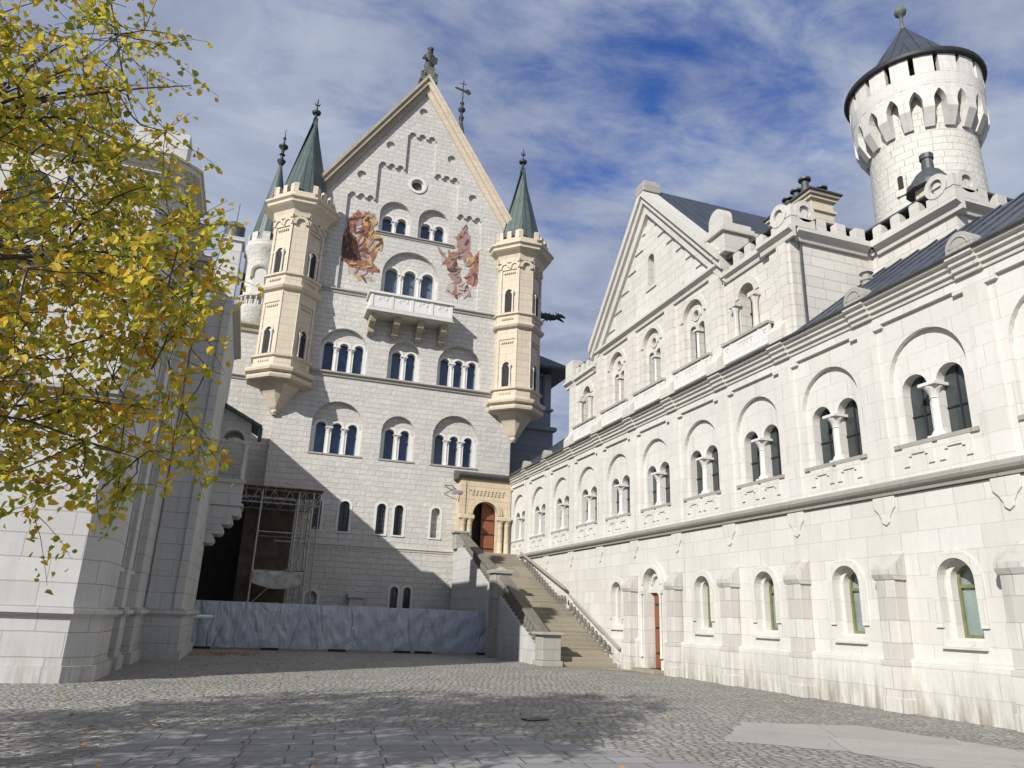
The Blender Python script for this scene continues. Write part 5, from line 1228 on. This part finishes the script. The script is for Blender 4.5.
# outer flank wall
m = MB(); pts = [(27.0, 0), (27.0, .42), (32.0, 2.55), (32.9, 2.7), (38.6, 5.12), (40.3, 5.12), (40.3, 0)]
vs = [(x, p[0], p[1]) for x in (10.5, 10.945) for p in pts]; n = len(pts)
m.add(vs, [tuple(range(n)), tuple(range(2*n-1, n-1, -1))]+[(i, (i+1) % n, (i+1) % n+n, i+n) for i in range(n)])
m.build('flank_wall', 'bower_stone', sr)
m = MB(); m.box(10.26, 11.12, 26.12, 27.0, 0, .2); m.box(10.33, 11.06, 26.18, 26.95, .201, 1.08); m.box(10.2, 11.16, 26.05, 27.05, 1.081, 1.18); m.build('newel_post', 'dirty_trim', sr, bevel=.03)
m = MB(); m.box(10.3, 11.1, 32.05, 32.85, 2.4, 3.5); m.box(10.2, 11.2, 31.95, 32.95, 3.501, 3.66); m.lathe([(.4, 3.66), (.1, 3.8)], 10.7, 32.45, 4, rot=PI/4); m.box(10.3, 10.55, 32.05, 32.85, 0, 2.4); m.build('newel_post', 'dirty_trim', sr, bevel=.03)
m = MB(); m.box(10.35, 11.05, 39.5, 40.2, 5.1, 5.95); m.box(10.25, 11.15, 39.4, 40.25, 5.951, 6.08); m.build('newel_post', 'dirty_trim', sr, bevel=.03)
def rail(x0, x1, y0, z0, y1, z1, mat='rail_stone'):
    m = MB(); vs = [(x, yy, zz) for x in (x0, x1) for yy, zz in ((y0, z0), (y0, z0+.14), (y1, z1+.14), (y1, z1))]
    m.add(vs, [(0, 1, 2, 3), (7, 6, 5, 4), (0, 4, 5, 1), (1, 5, 6, 2), (2, 6, 7, 3), (3, 7, 4, 0)]); return m.build('handrail', mat, sr, bevel=.03)
rail(10.52, 10.96, 27.0, 1.02, 32.0, 3.28); rail(10.52, 10.96, 32.9, 3.42, 39.4, 5.8)
def baluster(zb, zt_, r_=.085):
    m = MB(); h = zt_-zb
    m.box(-r_*1.25, r_*1.25, -r_*1.25, r_*1.25, zb-.12, zb+.06)
    m.lathe([(r_*.75, zb+.06), (r_*1.2, zb+h*.28), (r_*1.05, zb+h*.42), (r_*.55, zb+h*.7), (r_*.9, zb+h*.82), (r_*1.15, zb+h-.02+.06)], 0, 0, 8)
    m.box(-r_*1.3, r_*1.3, -r_*1.3, r_*1.3, zb+h, zb+h+.06); return m
bl = baluster(0, .62).build('baluster', 'rail_stone', sr, (10.74, 27.4, .62), smooth=40)
yy = 27.75
while yy < 39.2:
    if not 31.9 < yy < 33.0:
        zz_ = (.42+(yy-27.0)*.426) if yy < 32 else (2.7+(yy-32.9)*.4246 if yy < 38.6 else 5.12)
        zr = (1.02+(yy-27)*.452) if yy < 32 else (3.42+(yy-32.9)*.366)
        c = copy_tree(bl, sr, (10.74, yy, zz_+.03)); c.scale = (1, 1, max(.4, (zr-zz_-.03)/.68))
    yy += .34
# wall-side balustrade
m = MB()
for (a, za, b_, zb) in ((26.3, .35, 31.0, 2.45), (31.5, 2.65, 37.6, 4.75)):
    vs = [(x, q, w__) for x in (13.40, 13.5) for q, w__ in ((a, za+.30), (a, za+.39), (b_, zb+.27), (b_, zb+.18))]
    m.add(vs, [(0, 1, 2, 3), (7, 6, 5, 4), (0, 4, 5, 1), (1, 5, 6, 2), (2, 6, 7, 3), (3, 7, 4, 0)])
m.build('wall_rail', 'dirty_trim', sr)
m = MB(); yy = 27.2
while yy < 37.4:
    if not 31.0 < yy < 31.5:
        zz_ = zrail(yy); m.box(13.38, 13.485, yy-.17, yy+.17, zz_-.1, zz_+.18)
        if yy < 36.9: m.lathe([(.07, zz_+.16), (.09, zz_+.26), (.05, zz_+.42)], 13.45, yy, 7)
    yy += .36
m.build('wall_balustrade', 'rail_stone', sr)
m = MB(); pts = [(26.3, 0), (26.3, .12), (31.55, 2.4), (32.3, 2.4), (38.4, 4.95), (40.28, 4.95), (40.28, 0)]
vs = [(x, p[0], p[1]) for x in (13.392, 13.499) for p in pts]; n = len(pts)
m.add(vs, [tuple(range(n)), tuple(range(2*n-1, n-1, -1))]+[(i, (i+1) % n, (i+1) % n+n, i+n) for i in range(n)]); m.build('wall_string', 'butt_stone', sr)

# ================================================================ DRAIN COVER, LEAVES
tag(MB().box(-.2, .2, -.13, .13, .004, .02).build('drain_cover', 'iron', None, (4.84, 12.54, 0), R(20)), 'small dark iron drain cover set in the cobbles', 'drain cover')
def leaf_geo(v, f, p, nrm, s, spin):
    n_ = Vector(nrm).normalized(); a = n_.cross(Vector((0, 0, 1)) if abs(n_.z) < .95 else Vector((1, 0, 0))).normalized(); b_ = n_.cross(a)
    ca, sa = math.cos(spin), math.sin(spin); a, b_ = a*ca+b_*sa, b_*ca-a*sa
    o = len(v); cv = .12+.25*((o*7919) % 97)/97
    for u, w_, h in ((0, -.5, 0), (.40, -.30, cv), (.40, .16, cv), (0, .64, -.06), (-.40, .16, cv), (-.40, -.30, cv)):
        v.append(tuple(p+a*u*s+b_*w_*s+n_*h*s))
    f += [(o, o+1, o+2, o+3), (o, o+3, o+4, o+5)]
rr = random.Random(5); v = []; f = []
for k in range(900):
    if k < 330: x, y_ = rr.gauss(-.55, .75), rr.gauss(30.0, .8)
    else: x, y_ = rr.uniform(-3, 9), rr.uniform(6.5, 26)
    if x < -1.6 and y_ > 18: continue
    if y_ > 33 or (k >= 330 and rr.random() < (x+3)/14): continue
    leaf_geo(v, f, Vector((x, y_, .02+rr.random()*.015)), (rr.uniform(-.3, .3), rr.uniform(-.3, .3), 1), rr.uniform(.04, .075), rr.uniform(0, 6.28))
m = MB(); m.add(v, f); o = m.build('fallen_leaves', 'fallen'); o['kind'] = 'stuff'

# ================================================================ TREE
tree = thing('linden_tree', 'autumn tree with yellow-green leaves spreading in from the left edge', 'tree', (-5.6, 7.0, 0))
rt2 = random.Random(11)
ORG = Vector((-5.6, 7.0, 0))
def inside(p):
    a = ((p.x+5.6)/4.55)**2+((p.y-7.2)/3.4)**2+((p.z-5.3)/4.3)**2
    b_ = ((p.x+2.45)/1.95)**2+((p.y-7.0)/1.9)**2+((p.z-4.0)/1.95)**2
    return min(a, b_)
limbs = []
def limb(a, b_, r0, r1, sag=0, n=9, wob=.12):
    a, b_ = Vector(a), Vector(b_); P_ = []
    L_ = (b_-a).length; off = Vector((0, 0, 0))
    for i in range(n):
        t = i/(n-1); off += Vector((rt2.gauss(0, 1), rt2.gauss(0, 1), rt2.gauss(0, 1)))*wob*L_/n*.35
        P_.append(a.lerp(b_, t)+off*math.sin(PI*min(1, t*1.1)*.9)+Vector((0, 0, sag*math.sin(PI*t))))
    R_ = [r0+(r1-r0)*(i/(n-1))**.65 for i in range(n)]
    limbs.append((P_, R_)); return P_
trunk = limb((-5.6, 7, -.1), (-5.5, 7.05, 3.4), .3, .22, wob=.05)
lead = limb((-5.5, 7.05, 3.4), (-5.3, 7.2, 9.0), .2, .04)
mains = [((-5.5, 7.05, 3.2), (-.9, 6.9, 4.6), .11), ((-5.5, 7.05, 3.0), (-1.0, 6.8, 2.75), .08), ((-5.45, 7.1, 4.2), (-1.25, 7.0, 6.6), .10), ((-5.45, 7.1, 5.0), (-2.0, 6.6, 8.4), .08),
         ((-5.5, 7.1, 3.9), (-1.2, 8.6, 5.0), .07), ((-5.5, 7.0, 3.6), (-1.8, 5.3, 4.3), .07), ((-5.5, 7.0, 4), (-9.5, 7.5, 5.0), .1), ((-5.5, 7.0, 3.6), (-6.5, 4.2, 5.0), .09), ((-5.5, 7.0, 3.8), (-6.5, 10.2, 5.5), .09), ((-5.4, 7.1, 5.6), (-8.3, 6.2, 8.2), .08)]
sec = []
for a, b_, r_ in mains:
    P_ = limb(a, b_, r_*.75, .004, sag=.25, n=12, wob=.3)
    for k in range(15):
        i = rt2.randint(3, 11); p = P_[i]; d = (P_[min(11, i+1)]-P_[i-1]).normalized()
        q = p+(d*rt2.uniform(.5, 1.2)+Vector((rt2.gauss(0, .5), rt2.gauss(0, .6), rt2.gauss(.0, .6)))).normalized()*rt2.uniform(.9, 2.0)
        if inside(q) > 1.0: continue
        s_ = limb(p, q, r_*(1-i/13)*.4+.006, .004, n=9, wob=.45, sag=.08); sec.append(s_)
        for kk in range(3):
            ii = rt2.randint(3, 8); pp = s_[ii]; d2 = (s_[ii]-s_[ii-2]).normalized()
            q2 = pp+(d2+Vector((rt2.gauss(0, .6), rt2.gauss(0, .6), rt2.gauss(0, .6)))).normalized()*rt2.uniform(.5, 1.1)
            if inside(q2) < 1.04: limb(pp, q2, .008, .003, n=6, wob=.5)
    sec.append(P_)
allp = [p for P_, R_ in limbs for p in P_ if R_[0] < .25]
clusters = []
tries = 0
while len(clusters) < 1000 and tries < 60000:
    tries += 1
    p = Vector((rt2.uniform(-10.2, -.3), rt2.uniform(3.6, 10.8), rt2.uniform(1.6, 9.8)))
    e = inside(p)
    if e > 1.0: continue
    # leave gaps: sparse toward the upper right tip, uneven everywhere
    g = math.sin(p.x*2.3+1)*math.sin(p.y*2.1+2)*math.sin(p.z*2.6+.5)
    keep = .85 if g > -.08 else .07
    if p.z > 6.3 and p.x > -3.2: keep *= .6
    if e < .25: keep *= .5
    if p.x < -4.2 and rt2.random() < .45: continue
    if rt2.random() < keep and min((q-p).length_squared for q in allp) < .5: clusters.append(p)
lv, lf = [], []
for c in clusters:
    near_p = min(allp, key=lambda q: (q-c).length_squared)
    dmain = (c-near_p).normalized() if (c-near_p).length > .01 else Vector((1, 0, 0))
    if (near_p-c).length < 2.4: limb(near_p, c, .010, .005, n=5, wob=.25)
    for tw_ in range(3):
        d = (dmain*.8+Vector((rt2.gauss(0, .7), rt2.gauss(0, .7), rt2.gauss(-.05, .5)))).normalized(); ln = rt2.uniform(.35, .75)
        e = c+d*ln+Vector((0, 0, -.12*ln)); limb(c, e, .005, .002, n=4, wob=.2)
        nl = int(ln*rt2.uniform(20, 32))
        for k in range(nl):
            t = (k+rt2.random())/nl; p = c.lerp(e, t)+Vector((rt2.gauss(0, .05), rt2.gauss(0, .05), rt2.gauss(-.025, .04)))
            leaf_geo(lv, lf, p, (rt2.gauss(0, .8)-.2, rt2.gauss(0, .8)-.35, rt2.uniform(.1, 1)), rt2.uniform(.042, .082), rt2.uniform(0, 6.28))
tm = MB()
for P_, R_ in limbs: tm.tube([p-ORG for p in P_], R_, 7 if R_[0] > .03 else 3)
tm.build('trunk', 'bark', tree, smooth=80)
lm = MB(); lm.add([tuple(Vector(p)-ORG) for p in lv], lf)
lm.build('crown', 'leaves', tree)
